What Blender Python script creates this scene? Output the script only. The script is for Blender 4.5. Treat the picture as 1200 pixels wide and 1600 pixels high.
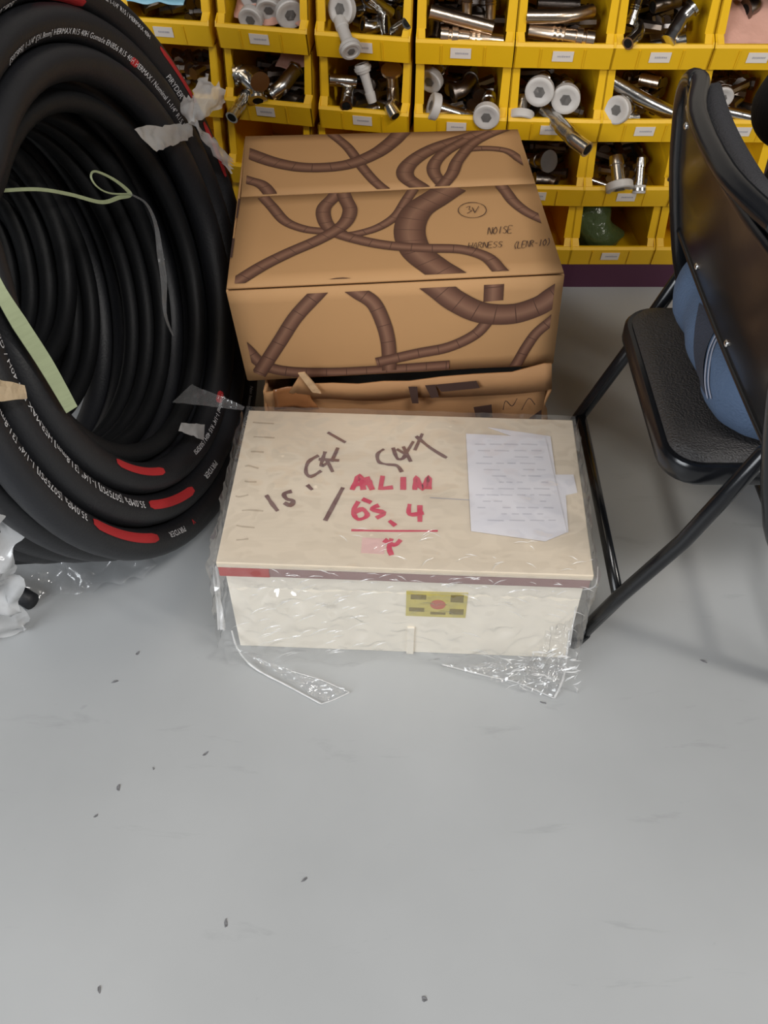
import bpy, bmesh, math, random
from mathutils import Vector, Matrix, noise
R_ = random.Random(7)
PI = math.pi
for o in list(bpy.data.objects): bpy.data.objects.remove(o)
SC = bpy.context.scene
COL = SC.collection

# ------------------------------------------------------------------ camera
FPX, PITCH, HC = 1432.0, math.radians(47.8), 1.30
cam_d = bpy.data.cameras.new('camera'); cam = bpy.data.objects.new('camera', cam_d); COL.objects.link(cam)
cam.location = (0, 0, HC); cam.rotation_euler = (PI/2 - PITCH, 0, 0)
cam_d.sensor_fit = 'VERTICAL'; cam_d.sensor_height = 36; cam_d.lens = 36*FPX/1600; cam_d.clip_start = .01
SC.camera = cam

# ------------------------------------------------------------------ world, lights, exposure
wd = bpy.data.worlds.new('world'); SC.world = wd; wd.use_nodes = True
wd.node_tree.nodes['Background'].inputs[0].default_value = (.86, .90, 1.0, 1)
wd.node_tree.nodes['Background'].inputs[1].default_value = .06
def area(name, loc, target, sx, sy, power, col):
    l = bpy.data.lights.new(name, 'AREA'); l.shape = 'RECTANGLE'; l.size = sx; l.size_y = sy; l.energy = power; l.color = col
    o = bpy.data.objects.new(name, l); COL.objects.link(o); o.location = loc
    o.rotation_euler = (Vector(target)-Vector(loc)).to_track_quat('-Z', 'Y').to_euler(); return o
area('doorway_daylight', (-2.3, -1.4, 1.9), (0.0, .9, .1), 2.0, 1.8, 105, (.92, .96, 1.0))
area('ceiling_tube_lamp', (-1.0, 1.0, 2.75), (-.9, 1.05, 0), 1.2, 1.2, 9, (1.0, .86, .68))
area('ceiling_tube_lamp_front', (.85, -.22, 2.75), (.45, .65, 0), 1.2, .4, 40, (1.0, .97, .94))
area('side_window', (3.0, -.75, 2.0), (.5, .9, .1), .3, .3, 38, (1.0, .95, .86))
SC.view_settings.view_transform = 'Standard'; SC.view_settings.look = 'None'
SC.view_settings.gamma = 1; SC.view_settings.use_curve_mapping = False
SC.view_settings.exposure = 0.0

# ------------------------------------------------------------------ pixel -> place (for measuring real positions)
FW = Vector((0, math.cos(PITCH), -math.sin(PITCH))); UP = Vector((0, math.sin(PITCH), math.cos(PITCH))); CP = Vector((0, 0, HC))
def ray(x, y): return FW + Vector((1, 0, 0))*((x-600)/FPX) - UP*((y-800)/FPX)
def atz(x, y, z): r = ray(x, y); return CP + r*((z-HC)/r.z)
def aty(x, y, Y): r = ray(x, y); return CP + r*(Y/r.y)
def atx(x, y, X): r = ray(x, y); return CP + r*(X/r.x)
def atplane(x, y, p, n): r = ray(x, y); return CP + r*((p-CP).dot(n)/r.dot(n))

# ------------------------------------------------------------------ materials
def srgb(r, g, b):
    f = lambda c: (c/255/12.92) if c/255 <= .04045 else ((c/255+.055)/1.055)**2.4
    return (f(r), f(g), f(b), 1)
def mat(name, col, rough=.5, metal=0, bump=0, bscale=60, var=0, vscale=8, spec=.5, stretch=None):
    m = bpy.data.materials.new(name); m.use_nodes = True; nt = m.node_tree; b = nt.nodes['Principled BSDF']
    b.inputs['Base Color'].default_value = col; b.inputs['Roughness'].default_value = rough
    b.inputs['Metallic'].default_value = metal; b.inputs['Specular IOR Level'].default_value = spec
    tc = nt.nodes.new('ShaderNodeTexCoord'); vec = tc.outputs['Object']
    if stretch:
        mp = nt.nodes.new('ShaderNodeMapping'); mp.inputs['Scale'].default_value = stretch
        nt.links.new(vec, mp.inputs['Vector']); vec = mp.outputs['Vector']
    if var:
        n = nt.nodes.new('ShaderNodeTexNoise'); n.inputs['Scale'].default_value = vscale; n.inputs['Detail'].default_value = 6
        nt.links.new(vec, n.inputs['Vector'])
        mx = nt.nodes.new('ShaderNodeMix'); mx.data_type = 'RGBA'
        mx.inputs['A'].default_value = tuple(c*(1-var) for c in col[:3])+(1,)
        mx.inputs['B'].default_value = tuple(min(1, c*(1+var)) for c in col[:3])+(1,)
        nt.links.new(n.outputs['Fac'], mx.inputs['Factor']); nt.links.new(mx.outputs['Result'], b.inputs['Base Color'])
    if bump:
        n2 = nt.nodes.new('ShaderNodeTexNoise'); n2.inputs['Scale'].default_value = bscale; n2.inputs['Detail'].default_value = 4
        nt.links.new(vec, n2.inputs['Vector'])
        bp = nt.nodes.new('ShaderNodeBump'); bp.inputs['Strength'].default_value = bump; bp.inputs['Distance'].default_value = .01
        nt.links.new(n2.outputs['Fac'], bp.inputs['Height']); nt.links.new(bp.outputs['Normal'], b.inputs['Normal'])
    return m
def film_mat(name, opac, white=.9, rough=.12, bscale=35, bump=.2, tint=(1, 1, 1), shine=.07, crease=.9):
    m = bpy.data.materials.new(name); m.use_nodes = True; nt = m.node_tree; nt.nodes.clear()
    N = nt.nodes.new; L = nt.links.new
    out = N('ShaderNodeOutputMaterial'); tr = N('ShaderNodeBsdfTransparent'); gl = N('ShaderNodeBsdfGlossy'); df = N('ShaderNodeBsdfDiffuse'); tl = N('ShaderNodeBsdfTranslucent')
    tr.inputs[0].default_value = (.97, .97, .97, 1); gl.inputs['Roughness'].default_value = rough
    c = tuple(white*t for t in tint)+(1,); df.inputs[0].default_value = c; tl.inputs[0].default_value = c
    tc = N('ShaderNodeTexCoord'); n = N('ShaderNodeTexNoise'); n.inputs['Scale'].default_value = bscale; n.inputs['Detail'].default_value = 3; n.inputs['Distortion'].default_value = 1.2
    bp = N('ShaderNodeBump'); bp.inputs['Strength'].default_value = bump; bp.inputs['Distance'].default_value = .012
    L(tc.outputs['Object'], n.inputs['Vector']); L(n.outputs['Fac'], bp.inputs['Height'])
    for s in (df, tl): L(bp.outputs['Normal'], s.inputs['Normal'])
    n2 = N('ShaderNodeTexNoise'); n2.noise_type = 'RIDGED_MULTIFRACTAL'; n2.inputs['Scale'].default_value = bscale*.8; n2.inputs['Detail'].default_value = 2; L(tc.outputs['Object'], n2.inputs['Vector'])
    bp2 = N('ShaderNodeBump'); bp2.inputs['Strength'].default_value = crease; bp2.inputs['Distance'].default_value = .01; L(n2.outputs['Fac'], bp2.inputs['Height'])
    L(bp2.outputs['Normal'], gl.inputs['Normal'])
    lw0 = N('ShaderNodeLayerWeight'); L(bp2.outputs['Normal'], lw0.inputs['Normal'])
    pw = N('ShaderNodeMath'); pw.operation = 'POWER'; pw.inputs[1].default_value = 3.0; L(lw0.outputs['Facing'], pw.inputs[0])
    lw = N('ShaderNodeMath'); lw.operation = 'MULTIPLY_ADD'; lw.inputs[1].default_value = .55; lw.inputs[2].default_value = shine; lw.use_clamp = True; L(pw.outputs[0], lw.inputs[0])
    a1 = N('ShaderNodeMixShader'); a1.inputs[0].default_value = .4; L(df.outputs[0], a1.inputs[1]); L(tl.outputs[0], a1.inputs[2])
    a2 = N('ShaderNodeMixShader'); a2.inputs[0].default_value = opac; L(tr.outputs[0], a2.inputs[1]); L(a1.outputs[0], a2.inputs[2])
    a3 = N('ShaderNodeMixShader'); L(lw.outputs[0], a3.inputs[0]); L(a2.outputs[0], a3.inputs[1]); L(gl.outputs[0], a3.inputs[2])
    L(a3.outputs[0], out.inputs[0]); return m

M = {}
M['yellow'] = mat('bin_yellow_plastic', srgb(232, 182, 20), .45, bump=.04, bscale=30, var=.06, vscale=5)
M['paper'] = mat('label_paper', srgb(225, 215, 205), .8)
M['ink'] = mat('black_ink', srgb(40, 38, 40), .8)
M['greyink'] = mat('grey_ink', srgb(176, 172, 178), .8)
M['docink'] = mat('faint_document_ink', srgb(204, 202, 210), .8)
M['purple'] = mat('purple_painted_steel', srgb(74, 34, 58), .5)
M['panelgrey'] = mat('rack_panel', srgb(70, 52, 50), .6)
M['steel'] = mat('zinc_plated_steel', (.62, .60, .57, 1), .22, 1, bump=.03, bscale=120, var=.12, vscale=20)
M['copper'] = mat('warm_passivated_steel', (.66, .53, .41, 1), .28, 1, bump=.03, bscale=120, var=.15, vscale=20)
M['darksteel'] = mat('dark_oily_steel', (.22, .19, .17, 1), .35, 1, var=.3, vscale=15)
M['bore'] = mat('dark_bore', (.01, .01, .01, 1), .7)
M['cap'] = mat('white_plastic_cap', srgb(192, 187, 182), .45)
M['capin'] = mat('grey_cap_recess', srgb(140, 136, 132), .5)
M['pink'] = mat('pink_paper', srgb(208, 158, 140), .8, bump=.3, bscale=40)
M['bluebag'] = mat('light_blue_plastic', srgb(140, 190, 210), .35, bump=.4, bscale=40)
M['green'] = mat('dark_green_plastic', srgb(66, 78, 44), .25, bump=.6, bscale=35)
M['rubber'] = mat('black_hose_rubber', srgb(27, 28, 32), .5, bump=.08, bscale=250, var=.15, vscale=30)
M['rubberthin'] = mat('black_thin_hose_rubber', srgb(24, 25, 27), .55, bump=.08, bscale=250, spec=.3)
M['whiteprint'] = mat('white_hose_print', srgb(205, 205, 208), .7)
M['redprint'] = mat('red_hose_print', srgb(172, 38, 42), .65)
M['card'] = mat('brown_cardboard', srgb(191, 146, 98), .75, bump=.06, bscale=18, var=.06, vscale=4)
M['card2'] = mat('worn_brown_cardboard', srgb(180, 134, 90), .8, bump=.25, bscale=14, var=.12, vscale=6)
M['cardcore'] = mat('torn_cardboard_edge', srgb(205, 170, 130), .9, bump=.3, bscale=80)
M['cardtape'] = mat('brown_packing_tape', srgb(150, 100, 62), .25, bump=.15, bscale=20)
M['penmark'] = mat('brown_pen', srgb(70, 48, 40), .8)
M['wood'] = mat('pale_plywood', srgb(221, 206, 184), .6, bump=.06, bscale=30, var=.10, vscale=5, stretch=(1, 5, 5))
M['cream'] = mat('cream_painted_board', srgb(247, 238, 222), .55, bump=.05, bscale=20, var=.04, vscale=5)
M['woodedge'] = mat('mauve_brown_edge', srgb(150, 116, 112), .6, var=.12, vscale=12, stretch=(1, 8, 8))
M['redtape'] = mat('red_tape', srgb(176, 58, 52), .4)
M['grime'] = mat('lid_grime', srgb(186, 170, 148), .8)
M['marker'] = mat('brown_marker', srgb(108, 70, 66), .8)
M['redmarker'] = mat('crimson_marker', srgb(206, 48, 84), .8)
M['redsmear'] = mat('pink_smear', srgb(226, 186, 180), .8)
M['sheet'] = mat('white_document_paper', srgb(228, 226, 232), .6, bump=.1, bscale=12)
M['yellowlabel'] = mat('yellow_label', srgb(206, 190, 104), .5, var=.25, vscale=60)
M['olive'] = mat('olive_label_print', srgb(134, 118, 60), .6)
M['labelred'] = mat('label_red_disc', srgb(196, 106, 84), .5)
M['black'] = mat('black_enamel', srgb(20, 21, 24), .22, bump=.02, bscale=40)
M['vinyl'] = mat('black_grained_vinyl', srgb(52, 50, 50), .42, bump=.5, bscale=320, spec=.6)
M['rivet'] = mat('bright_rivet', (.75, .75, .75, 1), .2, 1)
M['padfab'] = mat('dark_grey_mesh_fabric', srgb(58, 58, 62), .85, bump=.5, bscale=400)
M['denim'] = mat('blue_denim', srgb(74, 92, 118), .85, bump=.35, bscale=300, var=.22, vscale=9)
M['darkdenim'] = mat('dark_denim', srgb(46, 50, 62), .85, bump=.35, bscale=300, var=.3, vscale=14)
M['stitch'] = mat('grey_stitch', srgb(150, 152, 165), .8)
M['shirt'] = mat('black_cotton', srgb(16, 16, 18), .9, bump=.2, bscale=200)
M['skin'] = mat('skin', srgb(170, 120, 95), .5)
M['hair'] = mat('black_hair', srgb(18, 16, 15), .5)
M['shoe'] = mat('dark_shoe', srgb(30, 30, 34), .6)
M['strap'] = mat('pale_green_strap', srgb(158, 168, 132), .5, var=.2, vscale=30, stretch=(1, 1, 6))
M['cloth'] = mat('cream_rag', srgb(190, 170, 140), .8, bump=.3)
M['speck'] = mat('dark_grit', srgb(110, 110, 112), .8)
M['film'] = film_mat('clear_stretch_film', .07, .95, .13, 30, .15, shine=.10)
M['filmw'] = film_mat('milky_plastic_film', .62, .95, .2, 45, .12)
M['filmfaint'] = film_mat('thin_clear_film', .16, .95, .12, 40, .2)

# floor: grey epoxy with scuffs, faint and soft
def floor_material():
    m = bpy.data.materials.new('grey_epoxy_floor'); m.use_nodes = True; nt = m.node_tree; N = nt.nodes.new; L = nt.links.new
    b = nt.nodes['Principled BSDF']; b.inputs['Roughness'].default_value = .42; b.inputs['Specular IOR Level'].default_value = .4
    tc = N('ShaderNodeTexCoord')
    n1 = N('ShaderNodeTexNoise'); n1.inputs['Scale'].default_value = 2.2; n1.inputs['Detail'].default_value = 5
    L(tc.outputs['Object'], n1.inputs['Vector'])
    r1 = N('ShaderNodeValToRGB'); r1.color_ramp.elements[0].position = .3; r1.color_ramp.elements[1].position = .7
    r1.color_ramp.elements[0].color = srgb(158, 160, 161); r1.color_ramp.elements[1].color = srgb(170, 172, 173); L(n1.outputs['Fac'], r1.inputs['Fac'])
    # scuffs: stretched noise ridges
    mp = N('ShaderNodeMapping'); mp.inputs['Rotation'].default_value = (0, 0, math.radians(-28)); mp.inputs['Scale'].default_value = (3.2, 13, 1)
    L(tc.outputs['Object'], mp.inputs['Vector'])
    n2 = N('ShaderNodeTexNoise'); n2.inputs['Scale'].default_value = 1.6; n2.inputs['Detail'].default_value = 7; n2.inputs['Roughness'].default_value = .62; n2.inputs['Distortion'].default_value = .6
    L(mp.outputs['Vector'], n2.inputs['Vector'])
    r2 = N('ShaderNodeValToRGB'); r2.color_ramp.elements[0].position = .62; r2.color_ramp.elements[1].position = .78
    r2.color_ramp.elements[0].color = (0, 0, 0, 1); r2.color_ramp.elements[1].color = (.42, .42, .42, 1); L(n2.outputs['Fac'], r2.inputs['Fac'])
    n3 = N('ShaderNodeTexNoise'); n3.inputs['Scale'].default_value = 26; n3.inputs['Detail'].default_value = 3; L(tc.outputs['Object'], n3.inputs['Vector'])
    r3 = N('ShaderNodeValToRGB'); r3.color_ramp.elements[0].position = .74; r3.color_ramp.elements[1].position = .82
    r3.color_ramp.elements[0].color = (0, 0, 0, 1); r3.color_ramp.elements[1].color = (.5, .5, .5, 1); L(n3.outputs['Fac'], r3.inputs['Fac'])
    ad = N('ShaderNodeMath'); ad.operation = 'MAXIMUM'; L(r2.outputs['Color'], ad.inputs[0]); L(r3.outputs['Color'], ad.inputs[1])
    mx = N('ShaderNodeMix'); mx.data_type = 'RGBA'; mx.inputs['B'].default_value = srgb(118, 120, 122)
    L(ad.outputs[0], mx.inputs['Factor']); L(r1.outputs['Color'], mx.inputs['A']); L(mx.outputs['Result'], b.inputs['Base Color'])
    bp = N('ShaderNodeBump'); bp.inputs['Strength'].default_value = .05; bp.inputs['Distance'].default_value = .01; L(n1.outputs['Fac'], bp.inputs['Height']); L(bp.outputs['Normal'], b.inputs['Normal'])
    return m
M['floor'] = floor_material()
M['wall'] = mat('cream_wall_paint', srgb(205, 196, 184), .8, var=.05)

# printed hose: UV.x runs along (metres*~), UV.y across 0..1
def print_material():
    m = bpy.data.materials.new('printed_hose_artwork'); m.use_nodes = True; nt = m.node_tree; N = nt.nodes.new; L = nt.links.new
    b = nt.nodes['Principled BSDF']; b.inputs['Roughness'].default_value = .75
    uv = N('ShaderNodeUVMap'); sp = N('ShaderNodeSeparateXYZ'); L(uv.outputs[0], sp.inputs[0])
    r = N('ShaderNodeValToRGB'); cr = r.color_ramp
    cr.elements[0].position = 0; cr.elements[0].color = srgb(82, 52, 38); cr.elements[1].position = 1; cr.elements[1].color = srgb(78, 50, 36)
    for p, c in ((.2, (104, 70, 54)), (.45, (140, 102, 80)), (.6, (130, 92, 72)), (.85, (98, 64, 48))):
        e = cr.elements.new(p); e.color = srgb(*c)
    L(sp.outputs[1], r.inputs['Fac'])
    fr = N('ShaderNodeMath'); fr.operation = 'FRACT'; L(sp.outputs[0], fr.inputs[0])
    lt = N('ShaderNodeMath'); lt.operation = 'LESS_THAN'; lt.inputs[1].default_value = .035; L(fr.outputs[0], lt.inputs[0])
    mx = N('ShaderNodeMix'); mx.data_type = 'RGBA'; mx.inputs['B'].default_value = srgb(76, 48, 36)
    L(lt.outputs[0], mx.inputs['Factor']); L(r.outputs['Color'], mx.inputs['A']); L(mx.outputs['Result'], b.inputs['Base Color']); return m
M['print'] = print_material()

# ------------------------------------------------------------------ mesh helpers
class MB:
    def __init__(s): s.v = []; s.f = []; s.uv = None
    def add(s, vs, fs):
        k = len(s.v); s.v += [tuple(v) for v in vs]; s.f += [tuple(i+k for i in f) for f in fs]; return s
    def box(s, x0, x1, y0, y1, z0, z1, mtx=None):
        vs = [Vector((x, y, z)) for z in (z0, z1) for y in (y0, y1) for x in (x0, x1)]
        if mtx: vs = [mtx @ v for v in vs]
        return s.add(vs, [(0, 2, 3, 1), (4, 5, 7, 6), (0, 1, 5, 4), (2, 6, 7, 3), (0, 4, 6, 2), (1, 3, 7, 5)])
    def tube(s, path, r, n=12, closed=False, caps=True):
        P = [Vector(p) for p in path]; m = len(P); rs = r if isinstance(r, (list, tuple)) else [r]*m
        def tan(i):
            if closed: return (P[(i+1) % m]-P[i-1]).normalized()
            return (P[min(i+1, m-1)]-P[max(i-1, 0)]).normalized()
        t = tan(0); a = t.orthogonal().normalized(); vs = []; prev = t
        for i in range(m):
            t = tan(i); q = prev.rotation_difference(t); a = (q @ a); a = (a - t*a.dot(t)).normalized(); b = t.cross(a); prev = t
            for k in range(n):
                w = 2*PI*k/n; vs.append(P[i] + (a*math.cos(w)+b*math.sin(w))*rs[i])
        fs = []
        for i in range(m if closed else m-1):
            j = (i+1) % m
            for k in range(n): fs.append((i*n+k, i*n+(k+1) % n, j*n+(k+1) % n, j*n+k))
        if caps and not closed: fs += [tuple(range(n-1, -1, -1)), tuple(range((m-1)*n, m*n))]
        return s.add(vs, fs)
    def lathe(s, prof, n=20, axis=None):          # prof: (x along axis, radius); axis matrix maps local X
        vs = []
        for x, r in prof:
            for k in range(n):
                w = 2*PI*k/n; v = Vector((x, r*math.cos(w), r*math.sin(w))); vs.append(axis @ v if axis else v)
        fs = []
        for i in range(len(prof)-1):
            for k in range(n): fs.append((i*n+k, (i+1)*n+k, (i+1)*n+(k+1) % n, i*n+(k+1) % n))
        fs += [tuple(range(n)), tuple(range((len(prof)-1)*n+n-1, (len(prof)-1)*n-1, -1))]
        return s.add(vs, fs)
    def sheet(s, fn, nu, nv):
        vs = [fn(i/nu, j/nv) for j in range(nv+1) for i in range(nu+1)]
        fs = [(j*(nu+1)+i, j*(nu+1)+i+1, (j+1)*(nu+1)+i+1, (j+1)*(nu+1)+i) for j in range(nv) for i in range(nu)]
        return s.add(vs, fs)
    def prism(s, poly, off):                      # poly: 3D loop, off: extrude vector
        n = len(poly); vs = [Vector(p) for p in poly]; off = Vector(off); vs += [v+off for v in vs]
        return s.add(vs, [tuple(range(n-1, -1, -1)), tuple(range(n, 2*n))]+[(i, (i+1) % n, (i+1) % n+n, i+n) for i in range(n)])
    def build(s, name, m, parent=None, smooth=False, world=True, bevel=0, solid=0, subsurf=0):
        me = bpy.data.meshes.new(name); me.from_pydata(s.v, [], s.f); me.validate()
        bm = bmesh.new(); bm.from_mesh(me); bmesh.ops.recalc_face_normals(bm, faces=bm.faces); bm.to_mesh(me); bm.free()
        if smooth: me.shade_smooth() if hasattr(me, 'shade_smooth') else [setattr(p, 'use_smooth', True) for p in me.polygons]
        me.materials.append(M[m] if isinstance(m, str) else m)
        o = bpy.data.objects.new(name, me); COL.objects.link(o)
        if parent:
            o.parent = parent
            if world: o.matrix_parent_inverse = wm(parent).inverted()
        if solid:
            md = o.modifiers.new('thickness', 'SOLIDIFY'); md.thickness = solid; md.offset = 0
        if bevel:
            md = o.modifiers.new('bevel', 'BEVEL'); md.width = bevel; md.segments = 2; md.limit_method = 'ANGLE'
        if subsurf:
            md = o.modifiers.new('subdivision', 'SUBSURF'); md.levels = subsurf; md.render_levels = subsurf
        return o
def wm(o):
    m = o.matrix_basis.copy()
    return (wm(o.parent) @ o.matrix_parent_inverse @ m) if o.parent else m
def auto_smooth(o, deg=35):
    me = o.data; me.shade_smooth(); me.set_sharp_from_angle(angle=math.radians(deg)); return o
def tag(o, label, cat, group=None, kind=None):
    o['label'] = label; o['category'] = cat
    if group: o['group'] = group
    if kind: o['kind'] = kind
    return o
def struct(o, label, cat): o['kind'] = 'structure'; o['label'] = label; o['category'] = cat; return o
def empty(name, loc, label, cat, group=None):
    o = bpy.data.objects.new(name, None); COL.objects.link(o); o.location = loc; o.empty_display_size = .05
    return tag(o, label, cat, group)
def smoothpath(pts, n=8, closed=False):           # Catmull-Rom
    P = [Vector(p) for p in pts]; out = []; m = len(P)
    for i in range(m if closed else m-1):
        if closed: a, b, c, d = P[i-1], P[i], P[(i+1) % m], P[(i+2) % m]
        else: a, b, c, d = P[max(i-1, 0)], P[i], P[i+1], P[min(i+2, m-1)]
        for k in range(n):
            t = k/n; out.append(.5*((2*b)+(c-a)*t+(2*a-5*b+4*c-d)*t*t+(3*b-a-3*c+d)*t**3))
    if not closed: out.append(P[-1])
    return out
def ribbon(path, width, nrm, lift, uvseg=None, name='print', m='print', parent=None, clip=()):
    """flat printed band lying on a plane with normal nrm"""
    P = [Vector(p) for p in path]; nrm = Vector(nrm).normalized(); ws = width if isinstance(width, (list, tuple)) else [width]*len(P)
    vs = []; L = [0]
    for i, p in enumerate(P):
        t = (P[min(i+1, len(P)-1)]-P[max(i-1, 0)]).normalized(); sdir = nrm.cross(t).normalized()
        if i: L.append(L[-1]+(P[i]-P[i-1]).length)
        vs += [p+nrm*lift-sdir*ws[i]/2, p+nrm*lift+sdir*ws[i]/2]
    fs = [(2*i, 2*i+1, 2*i+3, 2*i+2) for i in range(len(P)-1)]
    me = bpy.data.meshes.new(name); me.from_pydata([tuple(v) for v in vs], [], fs)
    uvl = me.uv_layers.new(name='UVMap')
    for l in me.loops: uvl.data[l.index].uv = (L[l.vertex_index//2]/(uvseg or 1), l.vertex_index % 2)
    if clip:
        bm = bmesh.new(); bm.from_mesh(me)
        for p, n in clip: bmesh.ops.bisect_plane(bm, geom=bm.verts[:]+bm.edges[:]+bm.faces[:], plane_co=p, plane_no=n, clear_outer=True)
        bm.to_mesh(me); bm.free()
    me.materials.append(M[m]); o = bpy.data.objects.new(name, me); COL.objects.link(o)
    if parent: o.parent = parent; o.matrix_parent_inverse = wm(parent).inverted()
    return o
def strokes(lines, width, nrm, lift, name, m, parent):
    """several pen strokes (lists of 3D points) joined in one flat print"""
    mb = MB(); nrm = Vector(nrm).normalized()
    for q, ln in enumerate(lines):
        P = smoothpath(ln, 4) if len(ln) > 2 else [Vector(p) for p in ln]; vs = []
        for i, p in enumerate(P):
            t = (P[min(i+1, len(P)-1)]-P[max(i-1, 0)]).normalized(); sd = nrm.cross(t).normalized()
            w = width*(.8+.4*noise.noise(p*90))
            vs += [p+nrm*(lift+q*2e-5)-sd*w/2, p+nrm*(lift+q*2e-5)+sd*w/2]
        mb.add(vs, [(2*i, 2*i+1, 2*i+3, 2*i+2) for i in range(len(P)-1)])
    me = bpy.data.meshes.new(name); me.from_pydata(mb.v, [], mb.f); me.materials.append(M[m])
    o = bpy.data.objects.new(name, me); COL.objects.link(o); o.parent = parent; o.matrix_parent_inverse = wm(parent).inverted(); return o
_tcache = {}
def text_verts(s, size=1.0, align='LEFT'):
    k = (s, align)
    if k not in _tcache:
        cu = bpy.data.curves.new('t', 'FONT'); cu.body = s; cu.align_x = align; cu.align_y = 'CENTER'; cu.resolution_u = 2
        ob = bpy.data.objects.new('t', cu); COL.objects.link(ob); bpy.context.view_layer.update()
        me = bpy.data.meshes.new_from_object(ob); _tcache[k] = ([v.co.copy() for v in me.vertices], [tuple(p.vertices) for p in me.polygons])
        bpy.data.objects.remove(ob); bpy.data.curves.remove(cu); bpy.data.meshes.remove(me)
    v, f = _tcache[k]; return [c*size for c in v], f
def orient(p0, p1, roll=0):
    p0 = Vector(p0); d = (Vector(p1)-p0).normalized()
    return Matrix.Translation(p0) @ d.to_track_quat('X', 'Z').to_matrix().to_4x4() @ Matrix.Rotation(roll, 4, 'X')

# ================================================================== SETTING
struct(MB().box(-3.2, 3.2, -3.0, 3.0, -.05, 0).build('floor', 'floor'), 'grey epoxy-painted concrete floor with scuffs', 'floor')
struct(MB().box(-3.2, 3.2, 3.0, 3.1, 0, 3.0).build('wall_back', 'wall'), 'plain wall behind the bin rack', 'wall')

# ================================================================== RACK + BINS
rack = empty('bin_rack', (.1, 2.2, 0), 'dark purple steel rack base carrying the yellow parts bins', 'rack')
PATHF = [(-.62, 2.075), (-.36, 2.03), (-.15, 1.985), (.06, 1.945), (.265, 1.925), (.46, 1.915), (.66, 1.915), (1.06, 1.91)]
BW, BH, BD = .198, .152, .26
ZROW = [.520, .368, .216, .064]
def base_beam():
    mb = MB()
    for (x0, y0), (x1, y1) in zip(PATHF[:-1], PATHF[1:]):
        mb.add([(x0, y0+.012, 0), (x1, y1+.012, 0), (x1, y1+.012, .0635), (x0, y0+.012, .0635), (x0, y0+.27, 0), (x1, y1+.27, 0), (x1, y1+.27, .0635), (x0, y0+.27, .0635)],
               [(0, 1, 2, 3), (3, 2, 6, 7), (4, 7, 6, 5), (0, 4, 5, 1)])
    return mb.build('base_beam', 'purple', rack)
base_beam()
def back_panel():
    mb = MB()
    for (x0, y0), (x1, y1) in zip(PATHF[:-1], PATHF[1:]):
        mb.prism([(x0, y0+.285, 0), (x1, y1+.285, 0), (x1, y1+.285, 1.0), (x0, y0+.285, 1.0)], (0, .006, 0))
    return mb.build('back_panel', 'panelgrey', rack)
back_panel()
def shade_board():  # unseen board, added above the top bins to shade their insides
    mb = MB()
    for (x0, y0), (x1, y1) in zip(PATHF[:-1], PATHF[1:]):
        mb.prism([(x0, y0+.005, .690), (x1, y1+.005, .690), (x1, y1+.285, .690), (x0, y0+.285, .690)], (0, 0, .02))
    return mb.build('added_shade_board', 'panelgrey', rack)
shade_board()
def bin_body():
    mb = MB(); w = BW/2; t = .003
    mb.box(-w, w, .012, BD, 0, .004)                                   # floor
    mb.box(-w, w, BD-t, BD, 0, BH-.002)                                # back
    prof = [(.012, 0), (0, .046), (.004, .056), (.020, .066), (.030, BH-.002), (BD, BH-.002), (BD, 0)]
    for sx in (-1, 1):
        mb.prism([(sx*w, y, z) for y, z in prof], (-sx*t, 0, 0))
        # front post flange following the side's front edge
        ed = [(.004, .050), (.020, .066), (.030, BH-.002)]
        for (ya, za), (yb, zb) in zip(ed[:-1], ed[1:]):
            mb.prism([(sx*w, ya, za), (sx*(w-.019), ya, za), (sx*(w-.017), yb, zb), (sx*w, yb, zb)], (0, .006, 0))
        mb.box(sx*w if sx < 0 else w-.009, -w+.009 if sx < 0 else w, .03, BD, BH-.008, BH-.002)   # rim
    # front lip, leaning forward
    mb.prism([(-w, .012, 0), (w, .012, 0), (w, 0, .046), (-w, 0, .046)], (0, .004, 0))
    mb.prism([(-w, 0, .046), (w, 0, .046), (w, .004, .052), (-w, .004, .052)], (0, .006, 0))
    mb.v = [(x*(1-.30*max(0, y-.03)/BD), y, z) for x, y, z in mb.v]      # tapers towards the back
    return mb
def lip(x, z, off=.0006): return (x, .012-.012*z/.046-off, z)
_bin = bin_body()
_hold = [MB().prism([lip(a, .003), lip(a+.0025, .003), lip(a+.0025, .042), lip(a, .042)], (0, -.0014, 0)) for a in (-.048, .040)]
_bin_me = None
BINS = {}
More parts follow.
